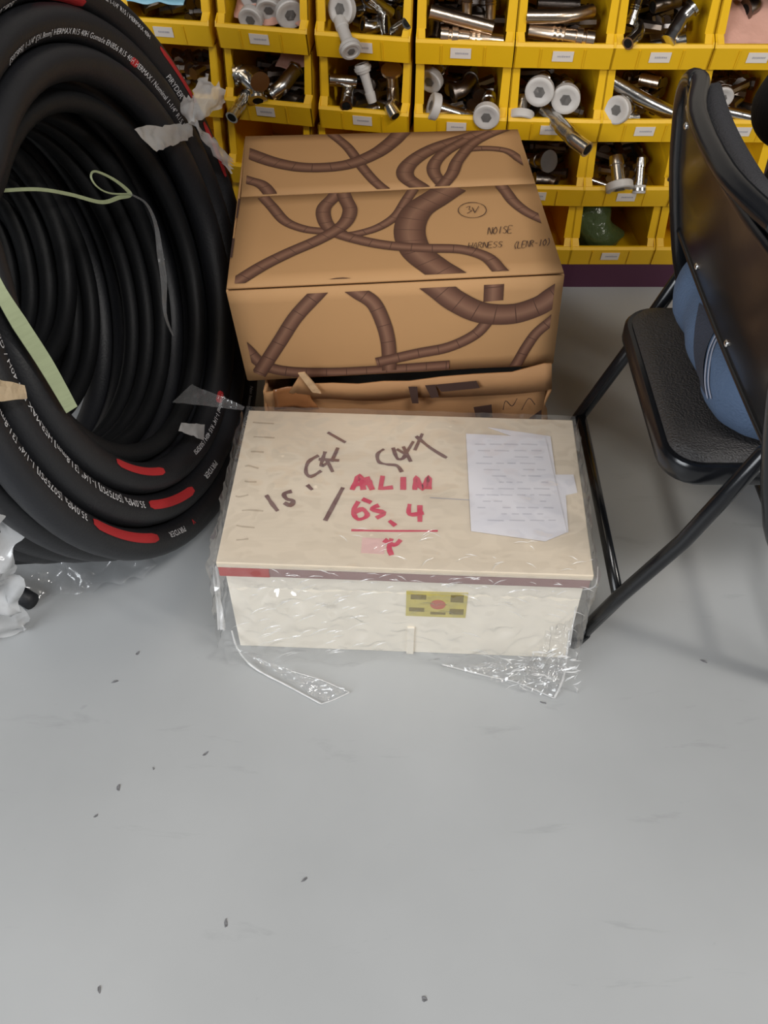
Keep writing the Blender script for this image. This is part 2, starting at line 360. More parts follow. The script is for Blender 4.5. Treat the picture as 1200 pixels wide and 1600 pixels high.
def make_bin(r, c, label, ljit=0):
    global _bin_me
    (x0, y0), (x1, y1) = PATHF[c], PATHF[c+1]
    if c == 6: x1, y1 = .86, 1.912
    if c == 0: x0, y0 = -.565, 2.065
    shift = (0, 0, -.012, -.018)[r]
    o = empty('parts_bin', ((x0+x1)/2+shift, (y0+y1)/2, ZROW[r]), label, 'bin', 'yellow parts bins on the rack')
    yaw = math.atan2(y1-y0, x1-x0); o.rotation_euler = (0, 0, yaw)
    if _bin_me is None:
        b = _bin.build('bin_shell', 'yellow', o, world=False); h = [q.build('label_rib', 'yellow', o, world=False) for q in _hold]; _bin_me = (b.data, h[0].data, h[1].data)
    else:
        for nm, d in zip(('bin_shell', 'label_rib', 'label_rib'), _bin_me):
            q = bpy.data.objects.new(nm, d); COL.objects.link(q); q.parent = o
    if ljit is not None:
        lb = MB().prism([lip(-.023+ljit, .016), lip(.019+ljit, .016), lip(.019+ljit, .038), lip(-.023+ljit, .038)], (0, -.0012, 0)).build('label', 'paper', o, world=False)
        k = MB(); rr = random.Random(r*10+c)
        x = -.013
        while x < .012:                                                # small illegible printed code
            w = rr.uniform(.0015, .003); k.prism([lip(x+ljit, .0255, .0022), lip(x+ljit+w, .0255, .0022), lip(x+ljit+w, .0255+rr.uniform(.003, .0045), .0022), lip(x+ljit, .029, .0022)], (0, -.0002, 0)); x += w+.0012
        q = k.build('printed_code', 'greyink', lb, world=False)
    BINS[(r, c)] = o; return o
names = {
 (0, 0): 'yellow bin in the top row behind the hose coil, light blue plastic in it',
 (0, 1): 'yellow bin in the top row holding white-capped fittings and pink paper',
 (0, 2): 'yellow bin in the top row with a white-flanged fitting hanging over its lip',
 (0, 3): 'yellow bin in the top row with two long straight fittings lying across it',
 (0, 4): 'yellow bin in the top row with warm-toned bent fitting above a nut-ended one',
 (0, 5): 'yellow bin in the top row with an open tube end poking over its left corner',
 (0, 6): 'yellow bin at the top right corner lined with pink paper',
 (1, 0): 'dark-looking yellow bin in the second row half behind the hose coil',
 (1, 1): 'yellow bin in the second row holding large elbow fittings beside the plastic tie',
 (1, 2): 'yellow bin in the second row with an upright bright curved tube at its right',
 (1, 3): 'yellow bin in the second row whose lip is hidden behind the cardboard box top',
 (1, 4): 'yellow bin in the second row with two round white caps facing out',
 (1, 5): 'yellow bin in the second row left of the chair back, one white cap inside',
 (1, 6): 'yellow bin in the second row seen to the right of the chair back top',
 (2, 1): 'yellow bin of which only slivers of post show left of the printed box',
 (2, 4): 'yellow bin in the third row partly behind the printed box right edge',
 (2, 5): 'yellow bin in the third row holding a downward-facing white flange cap',
 (2, 6): 'yellow bin in the third row cut off by the chair back',
 (3, 4): 'yellow bin in the bottom row, a sliver showing beside the printed box',
 (3, 5): 'yellow bin in the bottom row holding a dark green plastic bag',
 (3, 6): 'empty yellow bin in the bottom row under the chair back',
}
for r in range(4):
    for c in range(7):
        if (r, c) in names: make_bin(r, c, names[(r, c)], ljit=R_.uniform(-.006, .006))
for r, c in ((2, 0), (2, 2), (2, 3), (3, 0), (3, 1), (3, 2), (3, 3)):
    make_bin(r, c, 'yellow bin hidden behind the %s, %s row, %s from the left' % ('hose coil' if c == 0 else 'cardboard boxes', ('third', 'bottom')[r-2], ('first', 'second', 'third', 'fourth')[c]))['group'] = 'yellow bins hidden behind the boxes'

# ---------------- fittings
def bend(mb, x0, ang, rad):                        # bends everything beyond local x0 around +Z by ang
    out = []
    for v in mb.v:
        x, y, z = v
        if x <= x0: out.append(v); continue
        s = x-x0; a = min(s/rad, ang); rest = s-a*rad
        cx, cy = x0+math.sin(a)*(rad-y), rad-math.cos(a)*(rad-y)
        out.append((cx+math.cos(a)*rest, cy+math.sin(a)*rest, z))
    mb.v = out; return mb
def straight_prof(L, r):
    return [(0, r*.72), (0, r), (L*.12, r), (L*.13, r*.86), (L*.17, r*.86), (L*.18, r*1.12), (L*.27, r*1.12), (L*.28, r*.9), (L*.45, r*.9), (L*.46, r*1.02), (L*.5, r*.9), (L*.54, r*1.02), (L*.58, r*.9), (L*.62, r*1.02), (L*.66, r*.9), (L, r*.86), (L, r*.6)]
def tube_prof(L, r):
    n = 22; return [(0, r*.75), (0, r)]+[(L*i/n, r*(1.0 if i % 7 else .96)) for i in range(1, n)]+[(L, r), (L, r*.78)]
def fitting(kind, p0, p1, r, label, m='steel', cap=None, b=None, roll=0, cat='fitting', group='hydraulic fittings in the bins'):
    """p0: head end, p1: tail end (both world). parts: body, head flange, bore, cap"""
    p0 = Vector(p0); p1 = Vector(p1); L = (p1-p0).length
    o = empty('hose_fitting', p0, label, cat, group); o.matrix_basis = orient(p0, p1, roll)
    if kind == 'straight':
        mb = MB().lathe(straight_prof(L, r), 18); bo = mb.build('fitting_body', m, o, world=False)
    elif kind == 'tube':
        mb = MB().lathe(tube_prof(L, r), 18)
        if b: bend(mb, L*.35, b, L*.42/max(abs(b), .3))
        bo = mb.build('fitting_body', m, o, world=False)
    elif kind == 'elbow':
        n = 16
        mb = MB().lathe([(0, r*.7), (0, r*1.35), (L*.07, r*1.35), (L*.08, r)]+[(L*(.1+.85*i/n), r*(1 if i < 12 else .95)) for i in range(n+1)]+[(L*.96, r*1.15), (L, r*1.15), (L, r*.7)], 18)
        bend(mb, L*.22, b or 1.2, L*.3); bo = mb.build('fitting_body', m, o, world=False)
    else:                                           # 'flange': wide head then neck
        mb = MB().lathe([(0, r*1.2), (0, r*1.85), (L*.0+.006, r*1.85), (.0075, r*1.15), (L*.3, r), (L*.7, r*.95), (L*.72, r*1.1), (L*.8, r*1.1), (L, r*.95), (L, r*.7)], 20)
        if b: bend(mb, L*.3, b, L*.5)
        bo = mb.build('fitting_body', m, o, world=False)
    auto_smooth(bo, 40)
    if not cap and kind in ('straight', 'tube', 'elbow'):
        auto_smooth(MB().lathe([(-.0006, r*.01), (-.0006, r*.70)], 18).build('bore', 'bore', o, world=False))
    if kind == 'elbow' or kind == 'flange':
        pass
    if cap:
        rc = r*cap
        cp = MB().lathe([(-.004, rc*.62), (-.006, rc*.72), (-.006, rc*.92), (-.004, rc), (.010, rc), (.012, rc*.94), (.012, rc*.6)], 24).build('cap', 'cap', o, world=False); auto_smooth(cp, 40)
        rec = MB().lathe([(-.0052, rc*.05), (-.0052, rc*.40)], 6).build('cap_recess', 'capin', cp, world=False)
    return o
def F(kind, a, e, r, label, **k):
    """a, b: (px, py, depth behind the bin fronts)"""
    def pt(q):
        x, y, d = q; Y = 1.92
        for _ in range(4):
            p = aty(x, y, Y+d); xx = p.x
            for (x0, y0), (x1, y1) in zip(PATHF[:-1], PATHF[1:]):
                if x0 <= xx <= x1: Y = y0+(y1-y0)*(xx-x0)/(x1-x0)
        return aty(x, y, Y+d)
    return fitting(kind, pt(a), pt(e), r, label, **k)
# top row
F('flange', (392, 30, .05), (408, 0, .12), .014, 'white-capped fitting at the lower left of the pink paper bin', cap=1.9)
F('flange', (420, 14, .06), (425, -30, .13), .014, 'white-capped fitting leaning at the middle of the pink paper bin', cap=1.9)
F('flange', (453, 22, .05), (440, -12, .13), .015, 'large tilted white-capped fitting at the right of the pink paper bin', cap=2.0)
F('flange', (398, -6, .07), (400, -40, .14), .015, 'white-capped fitting cut by the photo top edge over the pink paper bin', cap=2.0)
F('flange', (548, 78, -.035), (530, 30, .03), .0125, 'fitting with white flange hanging out over the top-row bin lip', cap=1.7, m='cap')
F('flange', (533, 14, .04), (570, 10, .12), .016, 'round white-capped fitting behind the hanging one', cap=1.9)
F('elbow', (566, 40, .05), (612, 46, .08), .014, 'pale bent fitting lying across the hanging-fitting bin', b=.9, m='steel')
F('tube', (636, 36, .02), (606, 56, .07), .012, 'open dark tube end at the right of the hanging-fitting bin')
F('tube', (575, -4, .07), (610, 22, .1), .013, 'bright tube at the back of the hanging-fitting bin')
F('tube', (604, 60, .03), (600, 20, .1), .012, 'steel tube standing behind the lip of the hanging-fitting bin')
F('tube', (672, 18, .03), (770, 44, .03), .0135, 'upper long straight bright fitting in the fourth top-row bin', m='copper')
F('straight', (688, 55, .02), (785, 66, .03), .0165, 'lower long straight ridged fitting in the fourth top-row bin', m='copper')
F('straight', (731, -30, .11), (729, 24, .09), .012, 'ridged upright fitting left at the back of the fourth top-row bin', m='copper')
F('straight', (768, -30, .11), (766, 30, .09), .012, 'ridged upright fitting right at the back of the fourth top-row bin', m='copper')
F('tube', (676, 62, .05), (682, 20, .11), .012, 'dark upright fitting at the left wall of the fourth top-row bin', m='darksteel')
F('tube', (822, 26, .03), (934, 26, .04), .0135, 'upper warm-toned bent tube in the fifth top-row bin', m='copper', b=.5)
F('straight', (928, 62, .02), (826, 48, .035), .0165, 'lower nut-ended fitting in the fifth top-row bin', m='copper')
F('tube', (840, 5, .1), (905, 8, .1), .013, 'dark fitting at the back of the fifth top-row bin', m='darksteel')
F('tube', (981, 68, -.004), (1012, 40, .06), .0125, 'open tube end poking over the lip of the sixth top-row bin', b=.6)
F('straight', (984, 40, .05), (1000, -10, .08), .011, 'threaded upright fitting at the left of the sixth top-row bin')
F('elbow', (1084, 10, .05), (1028, 60, .03), .0135, 'flanged bright elbow slanting down in the sixth top-row bin', b=.5)
F('tube', (1072, 62, .02), (1016, 74, .03), .012, 'short bright tube lying low in the sixth top-row bin')
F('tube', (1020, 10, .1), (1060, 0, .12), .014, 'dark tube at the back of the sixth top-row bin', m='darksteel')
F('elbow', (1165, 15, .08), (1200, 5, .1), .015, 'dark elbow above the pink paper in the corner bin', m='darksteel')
# second row
F('elbow', (366, 118, .03), (430, 108, .06), .0185, 'large chrome elbow at the upper left of the elbow bin', b=1.3, roll=PI)
F('elbow', (403, 158, -.006), (400, 100, .06), .0165, 'chrome elbow with its open end facing out in the elbow bin', b=.8)
F('elbow', (425, 148, .03), (472, 112, .06), .0165, 'chrome elbow slanting at the right of the elbow bin', b=.6)
F('tube', (362, 184, -.05), (386, 148, .02), .0145, 'chrome tube sticking out over the lip of the elbow bin')
F('tube', (470, 162, .03), (430, 150, .08), .016, 'dark fitting low at the right of the elbow bin', m='darksteel')
F('tube', (514, 124, .04), (556, 128, .06), .013, 'steel tube at the upper left of the curved tube bin')
F('tube', (541, 166, 0), (545, 135, .07), .0135, 'open tube end facing out low in the curved tube bin')
F('flange', (566, 104, .04), (582, 160, .03), .010, 'white-banded fitting in the middle of the curved tube bin', cap=1.6, m='cap')
F('tube', (618, 182, -.006), (588, 128, .05), .0135, 'bright curved tube at the right of the curved tube bin', b=-.5)
F('flange', (612, 108, .04), (614, 150, .06), .0125, 'flange-headed fitting at the back right of the curved tube bin', m='copper')
F('tube', (560, 178, .02), (590, 170, .05), .012, 'short tube lying behind the lip of the curved tube bin')
F('flange', (676, 166, .02), (742, 186, .04), .0145, 'white-capped bright fitting lying left in the bin behind the box top', cap=1.95)
F('flange', (760, 182, 0), (765, 150, .08), .0145, 'white-capped fitting at the right in the bin behind the box top', cap=1.95)
F('flange', (672, 126, .07), (690, 100, .12), .0145, 'dim white-capped fitting at the back in the bin behind the box top', cap=1.9)
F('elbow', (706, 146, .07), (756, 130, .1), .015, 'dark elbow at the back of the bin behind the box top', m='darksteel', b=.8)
F('flange', (843, 143, .02), (850, 122, .1), .0155, 'upper left of the two round white caps facing out', cap=1.95)
F('flange', (884, 155, .02), (886, 132, .1), .0155, 'right one of the two round white caps facing out', cap=1.95)
F('flange', (814, 184, .02), (818, 150, .05), .0145, 'white-capped fitting standing on its cap under the two round caps', cap=1.9)
F('tube', (918, 234, -.075), (840, 176, .03), .0165, 'long chrome tube jutting out far over the bin lip', b=-.18)
F('flange', (964, 172, .01), (988, 168, .07), .0145, 'white-capped fitting turned left beside the chair back', cap=1.95)
F('tube', (956, 128, .05), (1056, 186, .02), .0155, 'long bright tube sloping down behind the chair back', b=.2)
F('tube', (1000, 185, .04), (960, 190, .05), .012, 'short steel piece beside the white cap near the chair back')
F('tube', (1030, 130, .08), (1000, 124, .1), .013, 'dull tube at the back of the bin left of the chair back', m='copper')
F('tube', (1178, 186, .015), (1120, 172, .03), .013, 'bright tube lying to the right of the chair back top')
F('flange', (1128, 152, .05), (1120, 130, .1), .0135, 'clear-looking capped fitting right of the chair back top', cap=1.8, m='darksteel')
# third row
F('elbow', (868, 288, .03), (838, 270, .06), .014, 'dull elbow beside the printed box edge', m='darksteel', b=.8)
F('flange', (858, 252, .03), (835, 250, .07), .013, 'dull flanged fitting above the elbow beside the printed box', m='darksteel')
F('flange', (968, 294, 0), (962, 244, .05), .0150, 'fitting standing on its wide white flange cap in the third row', cap=2.05)
F('flange', (998, 298, .005), (1002, 246, .04), .0095, 'slim bright fitting standing right of the wide white cap', cap=1.6)
F('tube', (924, 282, .04), (952, 292, .03), .008, 'thin bright tube lying left of the wide white cap')
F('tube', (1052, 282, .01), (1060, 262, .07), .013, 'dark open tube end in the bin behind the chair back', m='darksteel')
# loose pile of uncountable fittings at the bottom of each filled bin
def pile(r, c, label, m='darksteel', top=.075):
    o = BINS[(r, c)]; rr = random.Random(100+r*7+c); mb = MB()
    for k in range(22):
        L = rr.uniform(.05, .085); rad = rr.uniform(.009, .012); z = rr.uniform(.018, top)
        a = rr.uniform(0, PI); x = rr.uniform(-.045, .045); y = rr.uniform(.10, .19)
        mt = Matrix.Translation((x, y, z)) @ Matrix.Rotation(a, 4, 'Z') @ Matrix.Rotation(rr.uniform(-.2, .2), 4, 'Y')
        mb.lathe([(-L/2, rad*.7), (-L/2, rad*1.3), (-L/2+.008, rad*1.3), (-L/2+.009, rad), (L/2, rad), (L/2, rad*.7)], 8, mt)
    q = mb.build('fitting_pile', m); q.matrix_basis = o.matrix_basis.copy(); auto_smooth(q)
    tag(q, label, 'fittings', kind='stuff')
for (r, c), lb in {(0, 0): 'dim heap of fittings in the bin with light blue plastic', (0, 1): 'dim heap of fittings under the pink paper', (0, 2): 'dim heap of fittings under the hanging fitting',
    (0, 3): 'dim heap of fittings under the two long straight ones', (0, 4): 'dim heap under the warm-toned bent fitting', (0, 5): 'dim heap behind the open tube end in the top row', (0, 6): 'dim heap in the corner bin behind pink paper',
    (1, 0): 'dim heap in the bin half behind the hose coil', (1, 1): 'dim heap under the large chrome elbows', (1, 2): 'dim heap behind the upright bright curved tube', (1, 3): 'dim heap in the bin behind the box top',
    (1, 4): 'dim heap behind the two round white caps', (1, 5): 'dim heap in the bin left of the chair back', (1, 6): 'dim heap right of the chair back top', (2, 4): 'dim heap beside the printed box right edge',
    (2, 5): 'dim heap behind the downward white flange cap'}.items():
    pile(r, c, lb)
def crumple(fn, nu, nv, amp, sc, seed=0):
    def g(u, v):
        p = Vector(fn(u, v)); q = p*sc+Vector((seed, seed*1.7, 0))
        return p+Vector((noise.noise(q), noise.noise(q+Vector((9, 3, 1))), noise.noise(q+Vector((2, 7, 5)))))*amp
    return MB().sheet(g, nu, nv)
def quadfn(a, b, c, d):                            # a,b bottom; d,c top
    a, b, c, d = map(Vector, (a, b, c, d))
    return lambda u, v: (a*(1-u)+b*u)*(1-v)+(d*(1-u)+c*u)*v
def in_bin(r, c, x, y, z): return wm(BINS[(r, c)]) @ Vector((x, y, z))
def paper(name, r, c, box, m, label, cat, amp=.012, solid=.0012):
    x0, x1, y0, y1, z0, z1 = box
    f = quadfn(in_bin(r, c, x0, y0, z0), in_bin(r, c, x1, y0, z0), in_bin(r, c, x1, y1, z1), in_bin(r, c, x0, y1, z1))
    return tag(crumple(f, 14, 12, amp, 22, r+c).build(name, m, solid=solid, smooth=True), label, cat)
paper('paper_liner', 0, 1, (-.07, .085, .05, .10, .045, .11), 'pink', 'pink paper crumpled among the white-capped fittings', 'paper')
paper('paper_liner', 0, 6, (-.085, .06, .02, .12, .048, .11), 'pink', 'pink paper lining the yellow bin at the top right corner', 'paper')
paper('paper_liner', 1, 1, (.0, .085, .08, .14, .10, .12), 'pink', 'pink paper scrap above the chrome elbows', 'paper')
paper('plastic_sheet', 0, 0, (-.08, .05, .0, .12, .088, .125), 'bluebag', 'light blue plastic sheet at the photo top edge by the hose', 'plastic sheet')
def green_bag():
    mb = MB(); c = in_bin(3, 5, -.045, .07, .075)
    for j in range(11):
        for i in range(18):
            a = 2*PI*i/18; e = PI*j/10; d = Vector((math.sin(e)*math.cos(a)*.055, math.sin(e)*math.sin(a)*.05, math.cos(e)*.066))
            d *= 1+.35*noise.noise(d*22); d.x *= (1.5 if d.x > 0 and d.z < 0 else 1); mb.v.append(tuple(c+d))
    mb.f = [(j*18+i, j*18+(i+1) % 18, (j+1)*18+(i+1) % 18, (j+1)*18+i) for j in range(10) for i in range(18)]
    tag(mb.build('plastic_bag', 'green', smooth=True), 'dark green glossy plastic bag bunched in the bottom-row bin', 'bag')
green_bag()

# ================================================================== HOSE COILS
YAW, TILT = 1.396, .26
HU = Vector((math.cos(YAW), math.sin(YAW), 0)); NN = Vector((math.sin(YAW), -math.cos(YAW), 0))
HV = Vector((0, 0, math.cos(TILT))) - NN*math.sin(TILT); HW = NN*math.cos(TILT)+Vector((0, 0, math.sin(TILT)))
HC0 = Vector((-.42, 1.288, .46*math.cos(TILT)))
def ringpt(Rr, s, t, du=0, dv=0): return HC0+HW*s+HU*(du+Rr*math.cos(t))+HV*(dv+Rr*math.sin(t))
def ats(x, y, s): return atplane(x, y, HC0+HW*s, HW)
def coil_path(turns, tmid=math.radians(150), trans=math.radians(36), n=84, end=0):
    """turns: (R, s, du, dv); one continuous hose, stepping from turn to turn around angle tmid"""
    pts = []
    for k, T in enumerate(turns):
        for i in range(n):
            a = 2*PI*i/n; p = ringpt(T[0], T[1], tmid+a, T[2], T[3])
            if k+1 < len(turns) and a > 2*PI-trans:
                w = (a-(2*PI-trans))/trans; w = w*w*(3-2*w); N_ = turns[k+1]
                p = p.lerp(ringpt(N_[0], N_[1], tmid+a, N_[2], N_[3]), w)
            pts.append(p)
    return pts
def hose_text(s, size, Rr, sh, r, t0, phi0, parent, m='whiteprint', name='hose_print'):
    v, f = text_verts(s, size); mb = MB(); rr = r+.0007
    for c in v:
        t = t0-c.x/(Rr+rr*math.cos(phi0)); ph = phi0-c.y/r
        mb.v.append(tuple(HC0+HW*(sh+rr*math.sin(ph))+(HU*math.cos(t)+HV*math.sin(t))*(Rr+rr*math.cos(ph))))
    mb.f = list(f); return mb.build(name, m, parent)
def hose_band(t0, t1, Rr, sh, r, phi0, width, parent, m='redprint', name='red_stripe'):
    n = max(6, int(abs(t1-t0)/.03)); rr = r+.0006; h = width/r/2; mb = MB(); vs = []
    for i in range(n+1):
        t = t0+(t1-t0)*i/n; e = min(1, min(i, n-i)/1.0+.55)
        for k in range(5):
            ph = phi0+h*e*(k/2-1); vs.append(HC0+HW*(sh+rr*math.sin(ph))+(HU*math.cos(t)+HV*math.sin(t))*(Rr+rr*math.cos(ph)))
    mb.add(vs, [(i*5+k, i*5+k+1, i*5+k+6, i*5+k+5) for i in range(n) for k in range(4)])
    return mb.build(name, m, parent)
D2 = math.radians
RB = .0262
big = empty('hydraulic_hose_coil', (-.45, 1.25, 0), 'big upright coil of thick black hydraulic hose with white and red print', 'hose')
turns = [(.433, 0, 0, 0), (.379, 0, 0, 0), (.325, 0, 0, 0), (.325, -.054, 0, 0), (.379, -.054, 0, 0), (.433, -.054, 0, 0)]
MB().tube(coil_path(turns), RB, 14).build('hose', 'rubber', big, smooth=True)
SPEC = '35.0MPa [5075PSI] 1-1/4" [31.8mm] HERMAX R15 40H / Gomade'
P1 = D2(112)
hose_band(D2(202), D2(226), .433, 0, RB, P1, .017, big); hose_text('PIRYDER', .014, .433, 0, RB, D2(238), P1, big, name='brand_print')
hose_text('\u25c6' if False else 'v', .02, .433, 0, RB, D2(243), P1, big, 'redprint', 'red_mark')
hose_text(SPEC, .0165, .433, 0, RB, D2(200), P1, big)
hose_band(D2(223), D2(246), .379, 0, RB, P1, .016, big); hose_text('PIRYDER', .014, .379, 0, RB, D2(262), P1, big, name='brand_print')
hose_text(SPEC, .0165, .379, 0, RB, D2(221), P1, big)
hose_band(D2(207), D2(232), .325, 0, RB, P1, .014, big); hose_text('Nominal 1-1/4" R15 40H / 5075PSI', .012, .325, 0, RB, D2(283), P1, big)
hose_text('Non heated 1-1/4" R15 hose / 40H Gomade', .010, .433, 0, RB, D2(296), D2(120), big)
hose_text('Nominal 1-1/4" R15 / HERMAX 40H', .0105, .433, 0, RB, D2(56), D2(100), big)
hose_band(D2(31), D2(14), .433, 0, RB, D2(92), .010, big); hose_text('PIRYDER', .0135, .433, 0, RB, D2(25), D2(140), big, name='brand_print')
hose_band(D2(9), D2(-6), .433, 0, RB, D2(105), .010, big)
hose_text('[5075PSI] 1-1/4" [31.8mm] HERMAX R15 40H Gomade EN856 R15 40H HERMAX / Nominal 1-1/4" R15 hose', .0118, .379, 0, RB, D2(96), D2(128), big)
hose_band(D2(42), D2(39), .379, 0, RB, D2(128), .012, big)
hose_band(D2(76), D2(58), .433, 0, RB, D2(150), .018, big); hose_text('35.0MPa [5075PSI]', .016, .433, 0, RB, D2(100), D2(150), big)
hose_band(D2(279), D2(284), .325, 0, RB, D2(125), .012, big)
c2 = empty('hydraulic_hose_coil', (-.6, 1.25, 0), 'thick black hose coil standing left of the big printed one', 'hose')
t2 = [(.433, -.108, 0, 0), (.379, -.108, 0, 0), (.325, -.108, 0, 0), (.325, -.162, 0, 0), (.379, -.162, 0, 0), (.433, -.162, 0, 0), (.433, -.216, 0, 0), (.379, -.216, 0, 0), (.325, -.216, 0, 0), (.325, -.270, 0, 0), (.379, -.270, 0, 0)]
MB().tube(coil_path(t2, n=72), RB, 12).build('hose', 'rubber', c2, smooth=True)
c3 = empty('thin_hose_coil', (-.6, 1.25, .25), 'loose nested turns of thinner black hose inside the big coil', 'hose')
RT = .0165
t3 = []
t3 += [(.280, -.03, 0, -.004), (.282, -.105, 0, 0), (.281, -.138, 0, 0), (.280, -.172, 0, 0)]
for k in range(5): t3.append((.245-.008*k, -.245-.0325*k, .02, .01))
MB().tube(coil_path(t3, n=64), RT, 10).build('hose', 'rubberthin', c3, smooth=True)
c4 = empty('thin_hose_coil', (-.75, 1.2, .4), 'innermost coil of thin black hose with sheen at the photo left edge', 'hose')
t4 = [(.205, -.245-.042*k, .03, .065) for k in range(7)]
MB().tube(coil_path(t4, n=64), .0175, 12).build('hose', 'rubberthin', c4, smooth=True)
hose_text('COREX', .013, .205, -.287, .0175, D2(-35), D2(95), c4, name='brand_print')

# straps and twine on the coils
def flat_strap(name, pts, width, m, label, cat, twist=None, solid=.0008, n=8, amp=0, face=None):
    P = smoothpath(pts, n); vs = []; ws = width if isinstance(width, (list, tuple)) else [width]*2
    for i, p in enumerate(P):
        t = (P[min(i+1, len(P)-1)]-P[max(i-1, 0)]).normalized(); nr = Vector(face) if face else (CP-p).normalized()
        sd = nr.cross(t).normalized(); f = i/(len(P)-1); x = f*(len(ws)-1); k = min(int(x), len(ws)-2); w = ws[k]+(ws[k+1]-ws[k])*(x-k)
        for q in range(4):
            e = q/3-.5; vs.append(p+sd*w*e+nr*(amp*noise.noise(p*60+Vector((q*3, 0, 0)))))
    fs = [(i*4+k, i*4+k+1, i*4+k+5, i*4+k+4) for i in range(len(P)-1) for k in range(3)]
    return tag(MB().add(vs, fs).build(name, m, solid=solid), label, cat)
FC = (.45, -.55, .7)
flat_strap('plastic_twine', [ats(-30, 300, -.06), ats(0, 298, -.06), ats(60, 296, -.06), ats(110, 304, -.06), ats(158, 316, -.06), ats(185, 309, -.06), ats(203, 303, -.06), ats(180, 282, -.06), ats(150, 268, -.06), ats(142, 276, -.06), ats(152, 292, -.06), ats(172, 302, -.06), ats(203, 303, -.06)],
           [.005, .006, .007, .008, .004, .003, .003], 'strap', 'pale green twine tied in a loop across the coil', 'twine', face=FC)
flat_strap('plastic_strip', [ats(203, 303, -.055), ats(228, 318, -.055), ats(243, 350, -.055), ats(250, 395, -.055), ats(256, 440, -.055), ats(258, 490, -.055), ats(270, 524, -.055)],
           [.003, .005, .007, .012, .012, .006, .003], 'filmfaint', 'thin clear strip hanging down inside the coil', 'plastic strip', face=FC)
flat_strap('packing_strap', [ats(-30, 395, .045), ats(0, 455, .045), ats(30, 505, .045), ats(72, 570, .045), ats(112, 640, .045)], [.014, .016, .021, .021, .018], 'strap', 'wide pale green packing strap hanging over the coil bottom', 'strap', face=FC, solid=.002)
flat_strap('cloth_strip', [ats(-40, 605, .045), ats(0, 610, .045), ats(40, 612, .045)], [.022, .028, .016], 'cloth', 'cream rag end at the photo left edge on the hose', 'rag', face=FC, amp=.008, solid=.002)
# plastic tie, upper right of the coil
tie = empty('plastic_tie', ringpt(.433, 0, D2(8)), 'knotted milky plastic band tied round the hose coil', 'plastic tie')
crumple(quadfn(ats(208, 200, .035), ats(300, 192, .04), ats(302, 212, .04), ats(245, 238, .035)), 14, 6, .006, 60, 3).build('band', 'filmw', tie, smooth=True)
def tuft(a, tip, w0, w1, seed, n=12):
    a = Vector(a); tip = Vector(tip); d = (tip-a); sd = d.cross(Vector(FC)).normalized(); nr = Vector(FC).normalized()
    def fn(u, v):
        w = w0+(w1-w0)*min(1, v*1.4); ang = (u-.5)*2.6
        return a+d*v*(1-.12*abs(math.sin(u*17+seed)))+sd*math.sin(ang)*w+nr*(math.cos(ang)*w*.8)
    return crumple(fn, n, n, .010, 55, seed)
tuft(ats(298, 190, .045), ats(336, 140, .055), .006, .030, 1).build('knot_tuft', 'filmw', tie, smooth=True)
tuft(ats(298, 188, .045), ats(288, 152, .05), .004, .013, 2, 8).build('knot_tuft', 'filmw', tie, smooth=True)
tuft(ats(300, 192, .045), ats(366, 266, .05), .005, .014, 4).build('tail', 'filmw', tie, smooth=True)
# small plastic patch on hose
tag(crumple(quadfn(ats(279, 672, .04), ats(318, 688, .04), ats(321, 664, .04), ats(284, 660, .04)), 8, 6, .003, 70, 5).build('plastic_patch', 'filmw', smooth=True), 'small milky plastic scrap stuck on the lower right of the coil', 'plastic scrap')
# film on the floor by the coil
def ground_film(name, poly_fn, nu, nv, amp, label, m='film', seed=0, sc=30):
    mb = crumple(poly_fn, nu, nv, amp, sc, seed)
    mb.v = [(x, y, max(z, .0015+.001*((i*7) % 5))) for i, (x, y, z) in enumerate(mb.v)]
    return tag(mb.build(name, m, smooth=True), label, 'plastic film')
ground_film('plastic_film', quadfn(atz(35, 935, .004), atz(232, 905, .01), atz(245, 860, .03), atz(20, 860, .05)), 26, 12, .02, 'clear film bunched on the floor under the coil', 'filmfaint', 3)
ground_film('plastic_film', quadfn(atz(-70, 1010, .003), atz(46, 985, .004), aty(24, 835, .86), aty(-70, 705, .80)), 30, 34, .030, 'bright crumpled white plastic bag at the photo left edge', 'filmw', 8, 26)
ground_film('plastic_film', quadfn(aty(-50, 745, 1.0), aty(6, 790, .99), aty(12, 660, 1.0), aty(-50, 620, 1.02)), 12, 12, .02, 'milky plastic scrap over the hose at the photo left edge', 'filmw', 11, 30)
he = empty('hose_end', atz(48, 945, 0), 'cut black hose end lying on the floor by the plastic bag', 'hose')
MB().tube([atz(50, 940, .016), atz(25, 925, .017), atz(-30, 900, .017), atz(-90, 870, .017)], .0155, 14).build('hose', 'rubber', he, smooth=True)

# ================================================================== PRINTED CARDBOARD BOX (upper)
ZT, ZB = .43, .242
TFL, TFR, TBR, TBL = Vector((-.257, 1.278, ZT)), Vector((.300, 1.324, ZT)), Vector((.274, 1.842, ZT)), Vector((-.281, 1.812, ZT))
BFL, BFR, BBR, BBL = Vector((-.243, 1.279, ZB)), Vector((.307, 1.326, ZB)), Vector((.285, 1.845, ZB)), Vector((-.275, 1.812, ZB))
ub = empty('cardboard_box', (0, 1.55, ZB), 'closed brown cardboard box printed with dark coiling hoses', 'box')
def wall(name, a, b, c, d, parent, m, amp=.002, n=14, seed=0, th=.004):
    return crumple(quadfn(a, b, c, d), n, max(4, n//2), amp, 9, seed).build(name, m, parent, solid=th, smooth=True)
wall('front_wall', BFL, BFR, TFR, TFL, ub, 'card', 0); wall('back_wall', BBR, BBL, TBL, TBR, ub, 'card', 0)
wall('side_wall', BBL, BFL, TFL, TBL, ub, 'card', 0); wall('side_wall', BFR, BBR, TBR, TFR, ub, 'card', 0); wall('bottom', BFL, BFR, BBR, BBL, ub, 'card', 0)
